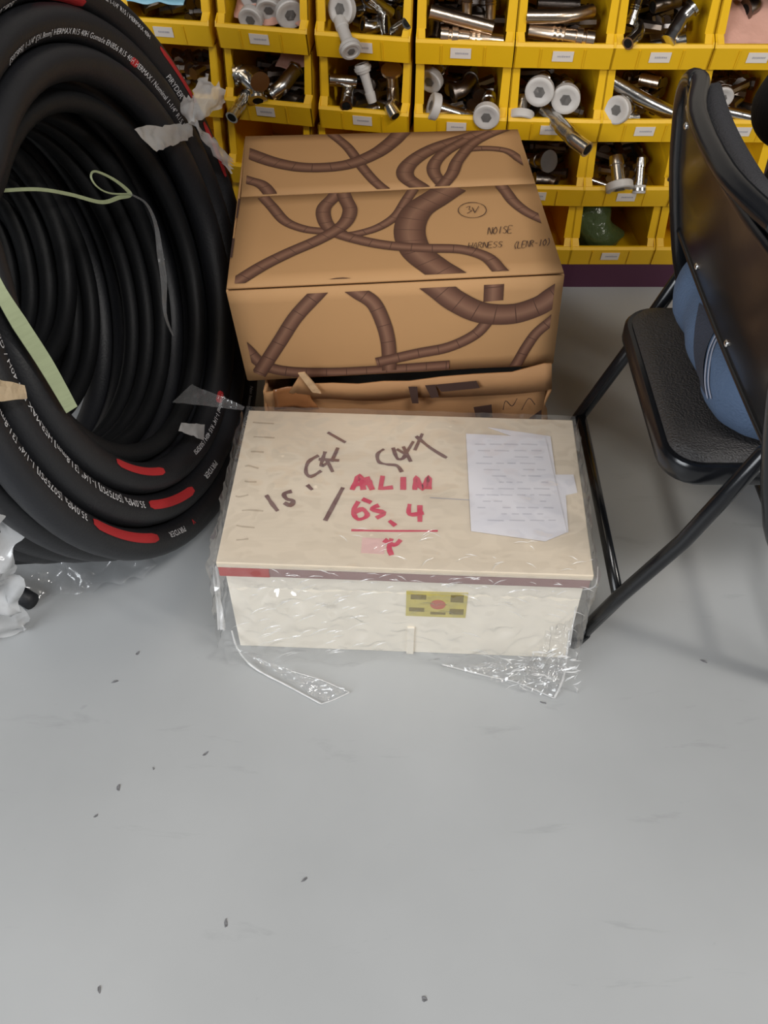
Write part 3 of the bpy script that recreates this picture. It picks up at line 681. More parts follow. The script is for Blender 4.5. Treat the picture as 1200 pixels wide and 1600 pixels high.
s0, s1 = atz(377, 312, ZT), atz(836, 291, ZT)
# flaps: the front one stands a little proud at the seam
def flap(name, a, b, c, d, rise):
    f = quadfn(a, b, c, d); g = lambda u, v: f(u, v)+Vector((0, 0, .0035+rise*v))
    return MB().sheet(g, 12, 8).build(name, 'card', ub, solid=.004, smooth=True)
flap('flap', TFL+Vector((0, .002, 0)), TFR+Vector((0, .002, 0)), s1+Vector((0, -.001, 0)), s0+Vector((0, -.001, 0)), .0)
flap('flap', TBR, TBL, s0+Vector((0, .002, 0)), s1+Vector((0, .002, 0)), .0)
ZP = ZT+.0062
fn_ = (BFR-BFL).cross(TFL-BFL).normalized()
if fn_.y > 0: fn_ = -fn_
def tp(*pts): return smoothpath([atz(x, y, ZP) for x, y in pts], 6)
def fp(*pts): return smoothpath([atplane(x, y, BFL+fn_*.003, fn_) for x, y in pts], 6)
def extend(pts, e):
    pts = [Vector((x, y)) for x, y in pts]; a, b = e
    if a: pts = [pts[0]+(pts[0]-pts[1]).normalized()*a]+pts
    if b: pts = pts+[pts[-1]+(pts[-1]-pts[-2]).normalized()*b]
    return [tuple(p) for p in pts]
def edge_plane(a, b, inside, ins):                # outward plane along edge a-b, moved in by ins
    d = (b-a).normalized(); up = Vector((0, 0, 1)) if abs(d.z) < .5 and abs((inside-a).z) < .02 else None
    n = (inside-a); n = -(n-d*n.dot(d)).normalized(); return (a-n*ins, n)
CT = (TFL+TFR+TBL+TBR)/4
SM = (s0+s1)/2
clip_rear = [edge_plane(TFL, TBL, CT, .012), edge_plane(TFR, TBR, CT, .012), edge_plane(TBL, TBR, CT, .004), edge_plane(s0, s1, (TBL+TBR)/2, .004)]
clip_fore = [edge_plane(TFL, TBL, CT, .012), edge_plane(TFR, TBR, CT, .012), edge_plane(TFL, TFR, CT, .010), edge_plane(s0, s1, (TFL+TFR)/2, .004)]
CF = (BFL+BFR+TFL+TFR)/4
clip_front = [edge_plane(BFL, TFL, CF, .013), edge_plane(BFR, TFR, CF, .013), edge_plane(TFL, TFR, CF, .010), edge_plane(BFL, BFR, CF, .002)]
def topart(w, *pts, lift=.0006, e=(0, 0), c=None): ribbon(tp(*extend(pts, e)), w, (0, 0, 1), lift, .036, 'printed_hose', 'print', ub, c)
E2 = (22, 22)
topart(.036, (387, 239), (430, 254), (480, 262), (540, 258), (585, 241), (612, 222), (627, 207), e=E2, c=clip_rear)
topart(.022, (522, 212), (545, 232), (565, 260), (585, 283), (604, 299), lift=.0004, e=E2, c=clip_rear)
topart(.026, (389, 282), (408, 288), (420, 300), (424, 310), e=E2, c=clip_rear)
topart(.026, (450, 318), (500, 308), (545, 306), (596, 306), lift=.0005, c=clip_rear)
topart(.034, (788, 199), (730, 215), (675, 233), (640, 256), (634, 276), (658, 294), e=E2, c=clip_rear)
topart(.026, (730, 218), (698, 236), (680, 254), (678, 270), (690, 287), lift=.0008, c=clip_rear)
topart(.025, (786, 201), (742, 222), (716, 250), (706, 272), (690, 292), lift=.001, e=E2, c=clip_rear)
topart(.020, (724, 234), (760, 232), (792, 236), (812, 249), lift=.0007, e=(0, 22), c=clip_rear)
topart(.022, (426, 324), (446, 346), (476, 358), (510, 362), (540, 366), lift=.0004, e=(22, 0), c=clip_fore)
topart(.027, (376, 437), (410, 416), (450, 396), (500, 374), (536, 352), (547, 330), (540, 312), e=(22, 10), lift=.0011, c=clip_fore)
topart(.027, (520, 310), (506, 326), (508, 346), (522, 362), (552, 373), (600, 383), (660, 388), (720, 390), (760, 402), (780, 422), lift=.0009, e=(10, 22), c=clip_fore)
topart(.020, (634, 314), (618, 338), (590, 356), (556, 366), (536, 368), lift=.0006, e=(22, 0), c=clip_fore)
topart(.056, (684, 308), (652, 330), (640, 360), (650, 392), (678, 416), (700, 430), lift=.0007, e=(30, 30), c=clip_fore)
topart(.024, (790, 299), (803, 316), (824, 332), (850, 344), e=E2, c=clip_fore)
topart(.026, (486, 452), (535, 441), (584, 452), c=clip_fore)
def frontart(w, *pts, lift=.0008, e=(22, 22)): ribbon(fp(*extend(pts, e)), w, fn_, lift, .036, 'printed_hose', 'print', ub, clip_front)
frontart(.026, (494, 460), (462, 495), (438, 532), (416, 566))
frontart(.026, (560, 457), (584, 474), (600, 508), (607, 540), (608, 574), lift=.001, e=(22, 4))
frontart(.022, (388, 548), (412, 570), (450, 580), (520, 582), (600, 578), (680, 572), lift=.0006)
frontart(.042, (686, 450), (712, 470), (752, 488), (800, 490), (840, 478), (862, 464), lift=.0014)
frontart(.034, (772, 441), (771, 462), e=(22, 8))
frontart(.022, (764, 498), (742, 522), (700, 542), (650, 552), (588, 566), lift=.0012, e=(0, 0))
frontart(.021, (862, 500), (838, 520), (822, 542), (808, 566))
def tl(*pts): return [atz(x, y, ZP) for x, y in pts]
circ = tl(*[(738+22*math.cos(a), 329-12*math.sin(a)) for a in [k*PI/7 for k in range(15)]])
strokes([circ, tl((728, 325), (734, 323), (733, 328), (737, 330), (730, 334)), tl((738, 325), (742, 333)), tl((748, 323), (742, 333))], .0018, (0, 0, 1), .0012, 'pen_circle', 'penmark', ub)
def handword(s, x, y, w, h, dx=0, slant=0):
    G = {'N': [[(0, 0), (0, 1), (1, 0), (1, 1)]], 'O': [[(.5, 1), (0, .5), (.5, 0), (1, .5), (.5, 1)]], 'I': [[(.5, 0), (.5, 1)]], 'S': [[(1, .9), (.4, 1), (.1, .7), (.9, .35), (.6, 0), (0, .1)]],
         'E': [[(1, 1), (0, 1), (0, 0), (1, 0)], [(0, .5), (.8, .5)]], 'H': [[(0, 0), (0, 1)], [(1, 0), (1, 1)], [(0, .5), (1, .5)]], 'A': [[(0, 0), (.5, 1), (1, 0)], [(.2, .4), (.8, .4)]], 'R': [[(0, 0), (0, 1), (.9, .8), (0, .5)], [(.3, .5), (1, 0)]],
         '(': [[(.8, 1.1), (.3, .5), (.8, -.1)]], ')': [[(.2, 1.1), (.7, .5), (.2, -.1)]], 'L': [[(0, 1), (0, 0), (1, 0)]], '-': [[(.1, .5), (.9, .5)]], ' ': []}
    out = []
    for k, ch in enumerate(s):
        for ln in G[ch]: out.append(tl(*[(x+k*w*1.3+px*w+py*slant, y-py*h+k*dx) for px, py in ln]))
    return out
strokes(handword('NOISE', 762, 367, 6, 11, -.6, 2), .0016, (0, 0, 1), .0012, 'pen_word', 'penmark', ub)
strokes(handword('HARNESS', 731, 389, 6, 9, -.3, 2)+handword('(LENR-IO)', 802, 389, 5, 10, -.6, 2), .0015, (0, 0, 1), .0012, 'pen_word', 'penmark', ub)
# staple-like dashes along the left edge
for (x, y) in ((373, 325), (364, 387)):
    strokes([tl((x+1, y-14), (x-3, y+16))], .004, (0, 0, 1), .0008, 'edge_slot', 'penmark', ub)

# ================================================================== CRUSHED LOWER BOX
lb = empty('cardboard_box', (.03, 1.55, 0), 'crushed brown cardboard box with torn top edge under the printed one', 'box')
LF = [Vector((-.215, 1.268, 0)), Vector((.298, 1.302, 0)), Vector((.316, 1.78, 0)), Vector((-.20, 1.76, 0))]
def crushed(a, b, h0, h1, amp, seed, n=26):
    up = Vector((0, 0, 1)); nr = (b-a).cross(up).normalized()
    def fn(u, v):
        p = a.lerp(b, u); h = (h0+(h1-h0)*u); q = Vector((u*6+seed, v*3, seed))
        return p+up*(h*v)+nr*(amp*(noise.noise(q)*1.6*math.sin(PI*min(1, v*1.0+.0))+.35*noise.noise(q*3)*v))
    return MB().sheet(fn, n, 12)
crushed(LF[0], LF[1], .222, .236, .012, 1).build('front_wall', 'card2', lb, solid=.005, smooth=True)
crushed(LF[1], LF[2], .238, .240, .022, 4).build('side_wall', 'card2', lb, solid=.005, smooth=True)
crushed(LF[2], LF[3], .240, .240, .004, 6).build('back_wall', 'card2', lb, solid=.005, smooth=True)
crushed(LF[3], LF[0], .240, .225, .006, 8).build('side_wall', 'card2', lb, solid=.005, smooth=True)
crumple(quadfn(LF[0]+Vector((.01, .03, .23)), LF[1]+Vector((-.01, .03, .234)), LF[2]+Vector((0, 0, .238)), LF[3]+Vector((0, 0, .238))), 16, 12, .002, 8, 2).build('top_flap', 'card2', lb, solid=.004, smooth=True)
# torn lip of the front flap
def torn():
    mb = MB(); A = aty(432, 612, 1.262); top = [(470, 584), (480, 594), (490, 602), (520, 598), (560, 600), (600, 598), (640, 594), (690, 590), (740, 586), (800, 580), (850, 570), (862, 568)]
    lo = [(452, 612), (462, 616), (490, 622), (520, 622), (560, 625), (600, 625), (640, 620), (690, 620), (740, 618), (800, 615), (850, 610), (862, 606)]
    vs = []
    for k, (p, q) in enumerate(zip(top, lo)):
        Y = 1.262+.034*(k/11); vs += [aty(p[0], p[1]+2*math.sin(k*2.3), Y-.006-.006*(k % 2)), aty(q[0], q[1], Y-.002)]
    mb.add(vs, [(2*i, 2*i+1, 2*i+3, 2*i+2) for i in range(len(top)-1)])
    return mb.build('torn_flap', 'card2', lb, solid=.004, smooth=True)
torn()
tag_ = MB().add([aty(466, 583, 1.25), aty(476, 582, 1.25), aty(492, 600, 1.252), aty(502, 614, 1.254), aty(488, 612, 1.252)], [(0, 1, 2, 3, 4)]).build('torn_edge', 'cardcore', lb, solid=.004)
crumple(quadfn(aty(432, 640, 1.258), aty(496, 640, 1.262), aty(480, 604, 1.262), aty(428, 606, 1.258)), 8, 6, .006, 30, 4).build('tape_fold', 'cardtape', lb, solid=.002, smooth=True)
def bp_(*pts): return [aty(x, y, 1.25+.034*((x-430)/430)) for x, y in pts]
for poly in ([(638, 604), (652, 604), (654, 630), (644, 630)], [(664, 602), (680, 601), (686, 620), (674, 622)], [(680, 601), (744, 595), (750, 606), (690, 612)], [(740, 636), (768, 632), (770, 652), (744, 654)]):
    MB().prism(bp_(*poly), (0, -.0006, 0)).build('printed_mark', 'penmark', lb)
strokes([bp_((786, 640), (790, 626), (800, 634), (808, 622)), bp_((815, 640), (826, 622), (836, 632))], .002, (0, -1, .2), .001, 'pen_word', 'penmark', lb)
MB().prism(bp_((826, 654), (846, 640), (846, 655)), (0, -.0006, 0)).build('printed_mark', 'penmark', lb)

# ================================================================== WRAPPED WOODEN CRATE
WZ = .235
wmx = Matrix.Translation((.037, 1.022, 0)) @ Matrix.Rotation(math.radians(-2.6), 4, 'Z')
crate = bpy.data.objects.new('wooden_crate', None); COL.objects.link(crate); crate.matrix_basis = wmx
tag(crate, 'pale wooden crate with marker writing, wrapped in clear film', 'crate')
hx, hy = .281, .171
def cbx(name, x0, x1, y0, y1, z0, z1, m, bev=.0015): return MB().box(x0, x1, y0, y1, z0, z1).build(name, m, crate, world=False, bevel=bev)
cbx('lid', -hx, hx, -hy, hy, WZ-.012, WZ, 'wood'); cbx('lid_edge', -hx+.002, hx-.002, -hy+.002, -hy+.022, WZ-.034, WZ-.012, 'woodedge'); cbx('lid_edge', -hx+.002, hx-.002, hy-.022, hy-.002, WZ-.034, WZ-.012, 'woodedge')
cbx('lid_edge', -hx+.002, -hx+.022, -hy+.022, hy-.022, WZ-.034, WZ-.012, 'woodedge'); cbx('lid_edge', hx-.022, hx-.002, -hy+.022, hy-.022, WZ-.034, WZ-.012, 'woodedge')
cbx('front_panel', -hx+.008, hx-.008, -hy+.010, -hy+.022, 0, WZ-.034, 'cream'); cbx('back_panel', -hx+.008, hx-.008, hy-.022, hy-.010, 0, WZ-.034, 'cream')
cbx('side_panel', -hx+.008, -hx+.020, -hy+.022, hy-.022, 0, WZ-.034, 'cream'); cbx('side_panel', hx-.020, hx-.008, -hy+.022, hy-.022, 0, WZ-.034, 'cream')
cbx('seam_batten', .008, .020, -hy+.006, -hy+.010, 0, .075, 'cream', .001)
cbx('red_tape', -hx+.0015, -hx+.078, -hy+.0012, -hy+.002, WZ-.0335, WZ-.0125, 'redtape', 0)
LBY = -hy+.010
lab = cbx('front_label', .005, .100, LBY-.001, LBY, .105, .170, 'yellowlabel', 0)
MB().lathe([(0, .001), (0, .012), (.0006, .012), (.0006, .001)], 20, Matrix.Translation((.055, LBY-.001, .138)) @ Matrix.Rotation(-PI/2, 4, 'Z')).build('label_emblem', 'labelred', lab, world=False)
for (x0, x1, z0, z1) in ((.012, .036, .150, .162), (.074, .094, .146, .164), (.010, .034, .118, .128), (.044, .068, .112, .118), (.074, .096, .114, .128)):
    MB().box(x0, x1, LBY-.0014, LBY-.001, z0, z1).build('label_print', 'olive', lab, world=False)
WT = lambda x, y, h=.0: atz(x, y, WZ+h)
def wl(*pts): return [WT(x, y) for x, y in pts]
cr = crate
strokes([wl((416, 774), (424, 786), (434, 799)), wl((456, 768), (444, 772), (448, 780), (458, 783), (454, 790), (444, 786))], .0085, (0, 0, 1), .0008, 'marker_number', 'marker', cr)
strokes([wl((480, 758), (488, 766)), wl((498, 712), (482, 722), (478, 738), (486, 745), (502, 736)), wl((508, 706), (502, 728), (514, 722)), wl((498, 718), (530, 720)), wl((510, 718), (520, 738)), wl((528, 700), (518, 722))], .0080, (0, 0, 1), .0008, 'marker_number', 'marker', cr)
strokes([wl((512, 676), (540, 692))], .0065, (0, 0, 1), .0008, 'marker_dash', 'marker', cr)
strokes([wl((536, 762), (522, 788), (508, 814))], .0085, (0, 0, 1), .0008, 'marker_dash', 'marker', cr)
strokes([wl((600, 702), (590, 710), (592, 722), (604, 726), (620, 728), (628, 738)), wl((614, 700), (622, 718), (634, 712), (620, 702)), wl((630, 698), (642, 722)), wl((646, 690), (630, 716)), wl((650, 682), (672, 700), (698, 716)), wl((660, 678), (648, 704))], .0075, (0, 0, 1), .0008, 'marker_letters', 'marker', cr)
# red block letters ARIM / 65.4 / rule / smear
strokes([wl((550, 766), (562, 744), (568, 766)), wl((554, 758), (582, 754)), wl((572, 746), (582, 766)), wl((598, 744), (594, 766)), wl((596, 764), (614, 762)), wl((630, 746), (630, 766)), wl((648, 766), (650, 746), (660, 764), (670, 746), (670, 765))], .0115, (0, 0, 1), .0009, 'red_letters', 'redmarker', cr)
strokes([wl((560, 784), (552, 800), (560, 812), (574, 806), (566, 796), (554, 802)), wl((592, 790), (580, 796), (600, 802), (588, 810)), wl((566, 780), (580, 786)), wl((608, 814), (618, 822)), wl((640, 788), (640, 804), (662, 802)), wl((656, 790), (656, 816))], .0095, (0, 0, 1), .0009, 'red_digits', 'redmarker', cr)
strokes([wl((549, 829), (600, 830), (684, 830))], .0045, (0, 0, 1), .0009, 'red_rule', 'redmarker', cr)
strokes([wl((612, 842), (608, 856), (612, 868)), wl((600, 844), (616, 852), (626, 844))], .010, (0, 0, 1), .0009, 'red_smear', 'redmarker', cr)
MB().prism(wl((564, 864), (600, 866), (604, 842), (566, 840)), (0, 0, .0004)).build('pink_smear', 'redsmear', cr)
# documents
docs = [[(728, 678), (852, 684), (886, 832), (852, 846), (736, 830)], [(762, 668), (860, 682), (868, 742), (896, 742), (902, 770), (884, 774), (888, 832), (870, 834), (850, 700)]]
for k, poly in enumerate(docs[::-1]):
    d = MB().prism([WT(x, y, .0008+.0012*k) for x, y in poly], (0, 0, .0008)).build('taped_document', 'sheet', cr)
    if k == 1:
        mb = MB(); rr = random.Random(3)
        for row in range(13):
            v = .06+row*.066; y = 684+v*150; xl, xr = 735+v*10, 846+v*32
            x = xl+rr.uniform(2, 20)
            while x < xr-14:
                w = rr.uniform(6, 26)
                if rr.random() < .72: mb.prism([WT(a, b, .0029) for a, b in ((x, y), (min(x+w, xr-4), y+.03*w), (min(x+w, xr-4), y+2.0+.03*w), (x, y+2.0))], (0, 0, .0001))
                x += w+rr.uniform(3, 9)
        mb.build('document_text', 'docink', d)
strokes([wl((672, 778), (735, 782))], .0022, (0, 0, 1), .0009, 'faint_print', 'greyink', cr)
# stretch film around the crate
wrap = bpy.data.objects.new('stretch_film', None); COL.objects.link(wrap); wrap.matrix_basis = wmx.copy()
tag(wrap, 'clear crinkled stretch film wrapped round the pale wooden crate', 'plastic film')
def film_panel(name, fn, nu, nv, amp, sc, seed, m='film'):
    def g(u, v):
        p = Vector(fn(u, v)); q = p*sc+Vector((seed, 0, seed*2)); r1 = 1-abs(noise.noise(q)); r2 = 1-abs(noise.noise(q*2.3+Vector((4, 4, 4))))
        return p, (r1**3*.7+r2**4*.5)*amp
    vs = []
    for j in range(nv+1):
        for i in range(nu+1):
            p, d = g(i/nu, j/nv); e = .001
            pu = Vector(fn(min(1, i/nu+e), j/nv))-Vector(fn(max(0, i/nu-e), j/nv)); pv = Vector(fn(i/nu, min(1, j/nv+e)))-Vector(fn(i/nu, max(0, j/nv-e)))
            vs.append(p+pu.cross(pv).normalized()*d)
    mb = MB().add(vs, [(j*(nu+1)+i, j*(nu+1)+i+1, (j+1)*(nu+1)+i+1, (j+1)*(nu+1)+i) for j in range(nv) for i in range(nu)])
    mb.v = [(x, y, max(z, .001)) for x, y, z in mb.v]
    return mb.build(name, m, wrap, smooth=True, world=False)
G = .0045
film_panel('film_top', lambda u, v: (-hx-.004+u*(2*hx+.008), -hy-.004+v*(2*hy+.008), WZ+G), 90, 56, .003, 16, 1)
film_panel('film_front_edge', lambda u, v: (-hx-.004+u*(2*hx+.008), -hy-.006-.004*math.sin(v*PI), WZ+G-(1-v)*.05), 90, 10, .005, 40, 2)
def front_film(u, v):
    bell = math.sin(u*PI)
    low = .012+.02*abs(math.sin(u*9))*bell
    z = low+(WZ-.045-low)*v; out = .004+.022*(1-v)*(.4+.6*abs(2*u-1))
    return (-hx+.0-.006+u*(2*hx+.008), -hy-.002-out, z)
film_panel('film_front', front_film, 110, 36, .012, 17, 5)
film_panel('film_side', lambda u, v: (-hx-.006-.012*(1-v), hy-u*(2*hy+.008), .012+(WZ-.008)*v), 50, 24, .009, 18, 7)
film_panel('film_side', lambda u, v: (hx+.004+.003*(1-v)*(u), -hy-.004+u*(2*hy+.004), .012+(WZ-.008)*v), 50, 24, .006, 18, 9)
inv = wmx.inverted()
def wq(a, b, c, d):
    f = quadfn(*[inv @ Vector(p) for p in (a, b, c, d)]); return f
# trailing tails on the floor
film_panel('film_tail', wq(atz(362, 1010, .02), atz(505, 1100, .004), atz(546, 1082, .004), atz(430, 1034, .02)), 30, 14, .016, 30, 11)
film_panel('film_tail', wq(atz(690, 1038, .012), atz(866, 1092, .004), atz(888, 1030, .04), atz(760, 1030, .03)), 34, 14, .022, 30, 13)
film_panel('film_tail', wq(atz(345, 905, .17), atz(352, 985, .10), atz(340, 985, .10), atz(334, 880, .20)), 8, 24, .010, 50, 15, 'filmw')
film_panel('film_bunch', wq(atz(820, 1040, .02), atz(880, 1080, .006), atz(892, 960, .11), atz(850, 980, .10)), 24, 24, .03, 28, 17, 'film')
film_panel('film_ear', wq(atz(270, 628, .24), atz(380, 640, .238), atz(384, 634, .245), atz(300, 600, .27)), 14, 6, .006, 40, 19, 'filmfaint')

def fold_glint(name, pts, r, m='filmw'):  # milky white tubes draw the bright glint along folded film edges
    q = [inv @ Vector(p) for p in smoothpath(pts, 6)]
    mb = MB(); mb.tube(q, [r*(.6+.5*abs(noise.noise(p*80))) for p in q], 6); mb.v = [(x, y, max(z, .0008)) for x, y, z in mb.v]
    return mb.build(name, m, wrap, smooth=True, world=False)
fold_glint('film_fold_glint', [atz(338, 884, .20), atz(342, 915, .16), atz(344, 948, .12), atz(350, 985, .08)], .0028)
fold_glint('film_fold_glint', [atz(362, 985, .05), atz(372, 1015, .02), atz(398, 1044, .006), atz(450, 1072, .003), atz(502, 1100, .003)], .0022)
fold_glint('film_fold_glint', [atz(502, 1100, .003), atz(520, 1094, .003), atz(546, 1082, .003)], .0016)
fold_glint('film_fold_glint', [atz(452, 1048, .006), atz(500, 1062, .004), atz(546, 1082, .003)], .0014)
fold_glint('film_fold_glint', [atz(690, 1038, .008), atz(760, 1056, .004), atz(806, 1066, .004), atz(866, 1091, .003)], .0018)
fold_glint('film_fold_glint', [atz(866, 1091, .003), atz(880, 1060, .02), atz(886, 1020, .06), atz(890, 985, .09)], .0026)
fold_glint('film_fold_glint', [atz(905, 925, .17), atz(898, 960, .13), atz(890, 1010, .07)], .0018)
fold_glint('film_fold_glint', [atz(934, 885, .225), atz(930, 915, .20), atz(908, 922, .18)], .0016)
def glint_slivers():  # milky slivers stand in for white glints on the crinkled film
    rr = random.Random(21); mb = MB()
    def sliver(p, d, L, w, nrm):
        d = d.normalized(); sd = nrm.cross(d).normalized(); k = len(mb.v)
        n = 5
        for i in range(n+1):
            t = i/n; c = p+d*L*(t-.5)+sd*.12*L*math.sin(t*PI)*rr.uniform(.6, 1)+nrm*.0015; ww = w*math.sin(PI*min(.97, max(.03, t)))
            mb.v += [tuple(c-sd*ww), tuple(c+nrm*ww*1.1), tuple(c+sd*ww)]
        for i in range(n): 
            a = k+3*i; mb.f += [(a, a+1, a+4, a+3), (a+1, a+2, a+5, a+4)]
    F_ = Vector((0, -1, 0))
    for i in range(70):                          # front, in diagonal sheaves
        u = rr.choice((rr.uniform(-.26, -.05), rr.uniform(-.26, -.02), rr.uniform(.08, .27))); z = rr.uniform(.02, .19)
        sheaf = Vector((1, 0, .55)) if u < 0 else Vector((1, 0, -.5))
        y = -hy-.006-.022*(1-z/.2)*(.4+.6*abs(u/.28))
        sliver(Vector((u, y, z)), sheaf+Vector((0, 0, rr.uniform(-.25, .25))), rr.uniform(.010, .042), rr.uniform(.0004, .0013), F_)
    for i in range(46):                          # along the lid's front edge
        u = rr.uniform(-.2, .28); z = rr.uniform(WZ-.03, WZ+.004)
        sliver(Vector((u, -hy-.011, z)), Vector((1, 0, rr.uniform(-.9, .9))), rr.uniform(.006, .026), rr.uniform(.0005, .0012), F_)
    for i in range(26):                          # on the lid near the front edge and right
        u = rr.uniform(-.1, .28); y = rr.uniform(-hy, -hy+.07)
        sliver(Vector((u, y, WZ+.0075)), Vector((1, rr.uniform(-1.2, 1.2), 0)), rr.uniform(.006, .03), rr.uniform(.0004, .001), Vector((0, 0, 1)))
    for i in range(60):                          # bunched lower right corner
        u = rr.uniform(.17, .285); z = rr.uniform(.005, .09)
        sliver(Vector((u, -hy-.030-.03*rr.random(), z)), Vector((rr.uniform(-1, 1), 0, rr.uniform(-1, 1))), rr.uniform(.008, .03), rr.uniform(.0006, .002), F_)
    o = mb.build('film_glints', 'filmw', wrap, world=False); o['kind'] = 'stuff'
glint_slivers()
# grime along the lid's left side
rr_ = random.Random(5)
for i in range(9):
    y = 660+i*23; x = 383-(y-637)*.165+rr_.uniform(6, 22)
    strokes([wl((x, y), (x+rr_.uniform(6, 14), y+rr_.uniform(-2, 2)), (x+rr_.uniform(16, 34), y+rr_.uniform(-3, 4)))], .004, (0, 0, 1), .0005, 'grime_streak', 'grime', cr)

# ================================================================== FOLDING CHAIR
YN, YF = .764, 1.275
chair = empty('folding_chair', (.55, 1.07, 0), 'black steel folding chair with padded vinyl seat', 'chair')
TR = .0120
def legline(z): return .322+.36*z
for y, y0 in ((.852, .882), (YF+.016, 1.305)):
    o = MB().tube([(legline(.012), y0, .012), (legline(.14), y0+(y-y0)*.3, .14), (legline(.30), y, .30), (legline(.475), y, .475), (legline(.485)+.004, y, .485)], [TR, TR, TR, TR, TR*.6], 14).build('rear_leg', 'black', chair, smooth=True)
    MB().tube([(legline(.0)-.003, y0, .0), (legline(.03)-.0, y0, .03)], TR*1.25, 14).build('foot_cap', 'black', o, smooth=True)
MB().tube([(legline(.135), .882, .135), (legline(.140), 1.305, .140)], .0095, 12).build('rear_crossbar', 'black', chair, smooth=True)
# long frame: front foot - up to the inverted U of the back
def side(y): return [(.735, y, .012), (.526, y, .363), (.478, y, .470), (.450, y, .56), (.428, y, .65)]
arc_n = []
rc = .085; ztop = .803; xt = lambda z: .428-(z-.65)*.17
def ubend(ya, yb):
    pts = []
    for k in range(9):
        a = PI/2*k/8; z = ztop-rc+rc*math.sin(a); pts.append((xt(z), ya+rc*(1-math.cos(a)), z))
    ym = (ya+yb)/2; pts.append((xt(ztop)-.026, ym-.07, ztop+.002)); pts.append((xt(ztop)-.026, ym+.07, ztop+.002))
    for k in range(8, -1, -1):
        a = PI/2*k/8; z = ztop-rc+rc*math.sin(a); pts.append((xt(z), yb-rc*(1-math.cos(a)), z))
    return pts
fr = smoothpath(side(YN)+ubend(YN, YF-.005)+side(YF-.005)[::-1], 4)
lf = MB().tube(fr, .0125, 14).build('long_frame', 'black', chair, smooth=True)
MB().tube([(.68, YN, .105), (.68, YF, .105)], .0095, 12).build('front_crossbar', 'black', chair, smooth=True)
for y in (YN, YF-.005): MB().tube([(.745, y, 0), (.722, y, .035)], TR*1.25, 14).build('foot_cap', 'black', lf, smooth=True)
# seat pan and cushion: rounded rectangles
def rrect(x0, x1, y0, y1, r, n=7):
    pts = []
    for cx, cy, a0 in ((x1-r, y1-r, 0), (x0+r, y1-r, PI/2), (x0+r, y0+r, PI), (x1-r, y0+r, 3*PI/2)):
        for k in range(n+1): a = a0+PI/2*k/n; pts.append((cx+r*math.cos(a), cy+r*math.sin(a)))
    return pts
def slab(name, layers, m, n=7, **k):             # layers: (inset, z)
    mb = MB(); x0, x1, y0, y1, r = k['rect']; L = []
    for ins, z in layers: L.append([(x, y, z) for x, y in rrect(x0+ins, x1-ins, y0+ins, y1-ins, max(.006, r-ins), n)])
    vs = [p for l in L for p in l]; q = len(L[0])
    fs = [(i*q+j, i*q+(j+1) % q, (i+1)*q+(j+1) % q, (i+1)*q+j) for i in range(len(L)-1) for j in range(q)]+[tuple(range(q-1, -1, -1)), tuple(range((len(L)-1)*q, len(L)*q))]
    return auto_smooth(mb.add(vs, fs).build(name, m, chair), 50)
SR = (.386, .79, .882, 1.258, .055)
slab('seat_pan', [(.012, .382), (.003, .380), (0, .386), (0, .408), (.004, .4135), (.012, .414)], 'black', rect=SR)
slab('seat_cushion', [(.014, .410), (.011, .416), (.016, .4225), (.03, .4255), (.07, .4275)], 'vinyl', rect=SR)
for y in (YN-.022,): MB().lathe([(0, .001), (0, .006), (.003, .005), (.005, .001)], 14, Matrix.Translation((.505, .842, .432)) @ Matrix.Rotation(-PI/2, 4, 'Z')).build('hinge_rivet', 'rivet', chair, smooth=True)
for y in (YN, YF-.004):
    MB().tube([(legline(.455), y, .455), (.52, y, .405), (.56, y, .398)], .007, 10).build('hinge_link', 'black', chair, smooth=True)
# back panel
PB0, PB1, PZ0, PZ1 = YN+.006, YF-.011, .552, .792
def upx(z): return .450-(z-.56)*.245 if z < .65 else .428-(z-.65)*.17
def panel_fn(off, ins=0, zlo=PZ0, zhi=PZ1):
    def fn(u, v):
        y = PB0+ins+(PB1-PB0-2*ins)*u; e = 2*u-1; z = zlo+(zhi-zlo)*v
        cr_ = .075; dy = max(0, abs(y-(PB0+PB1)/2)-((PB1-PB0)/2-cr_)); zmax = ztop-.008-cr_+math.sqrt(max(0, cr_**2-dy**2)) if dy > 0 else 9
        z = min(z, zmax); b = (.004+.020*v)*(1-e*e)
        return Vector((upx(z)-b+off, y, z))
    return fn
MB().sheet(panel_fn(0), 30, 14).build('back_panel', 'black', chair, smooth=True, solid=.003)
MB().tube([panel_fn(-.001)(k/30, 0) for k in range(31)], .0045, 8).build('panel_rolled_edge', 'black', chair, smooth=True)
pf = panel_fn(.022, .02, .59, .80)
mbp = MB().sheet(pf, 24, 12)
mbp.build('back_pad', 'padfab', chair, smooth=True, solid=.03)
for (u, v) in ((.83, .93), (.86, .80), (.70, .12), (.36, .10)):
    p = panel_fn(-.0015)(u, v); MB().lathe([(0, .001), (0, .0055), (.002, .0048), (.0035, .002), (.0038, .0005)], 14, Matrix.Translation(p) @ Matrix.Rotation(PI, 4, 'Z')).build('rivet', 'rivet', chair, smooth=True)

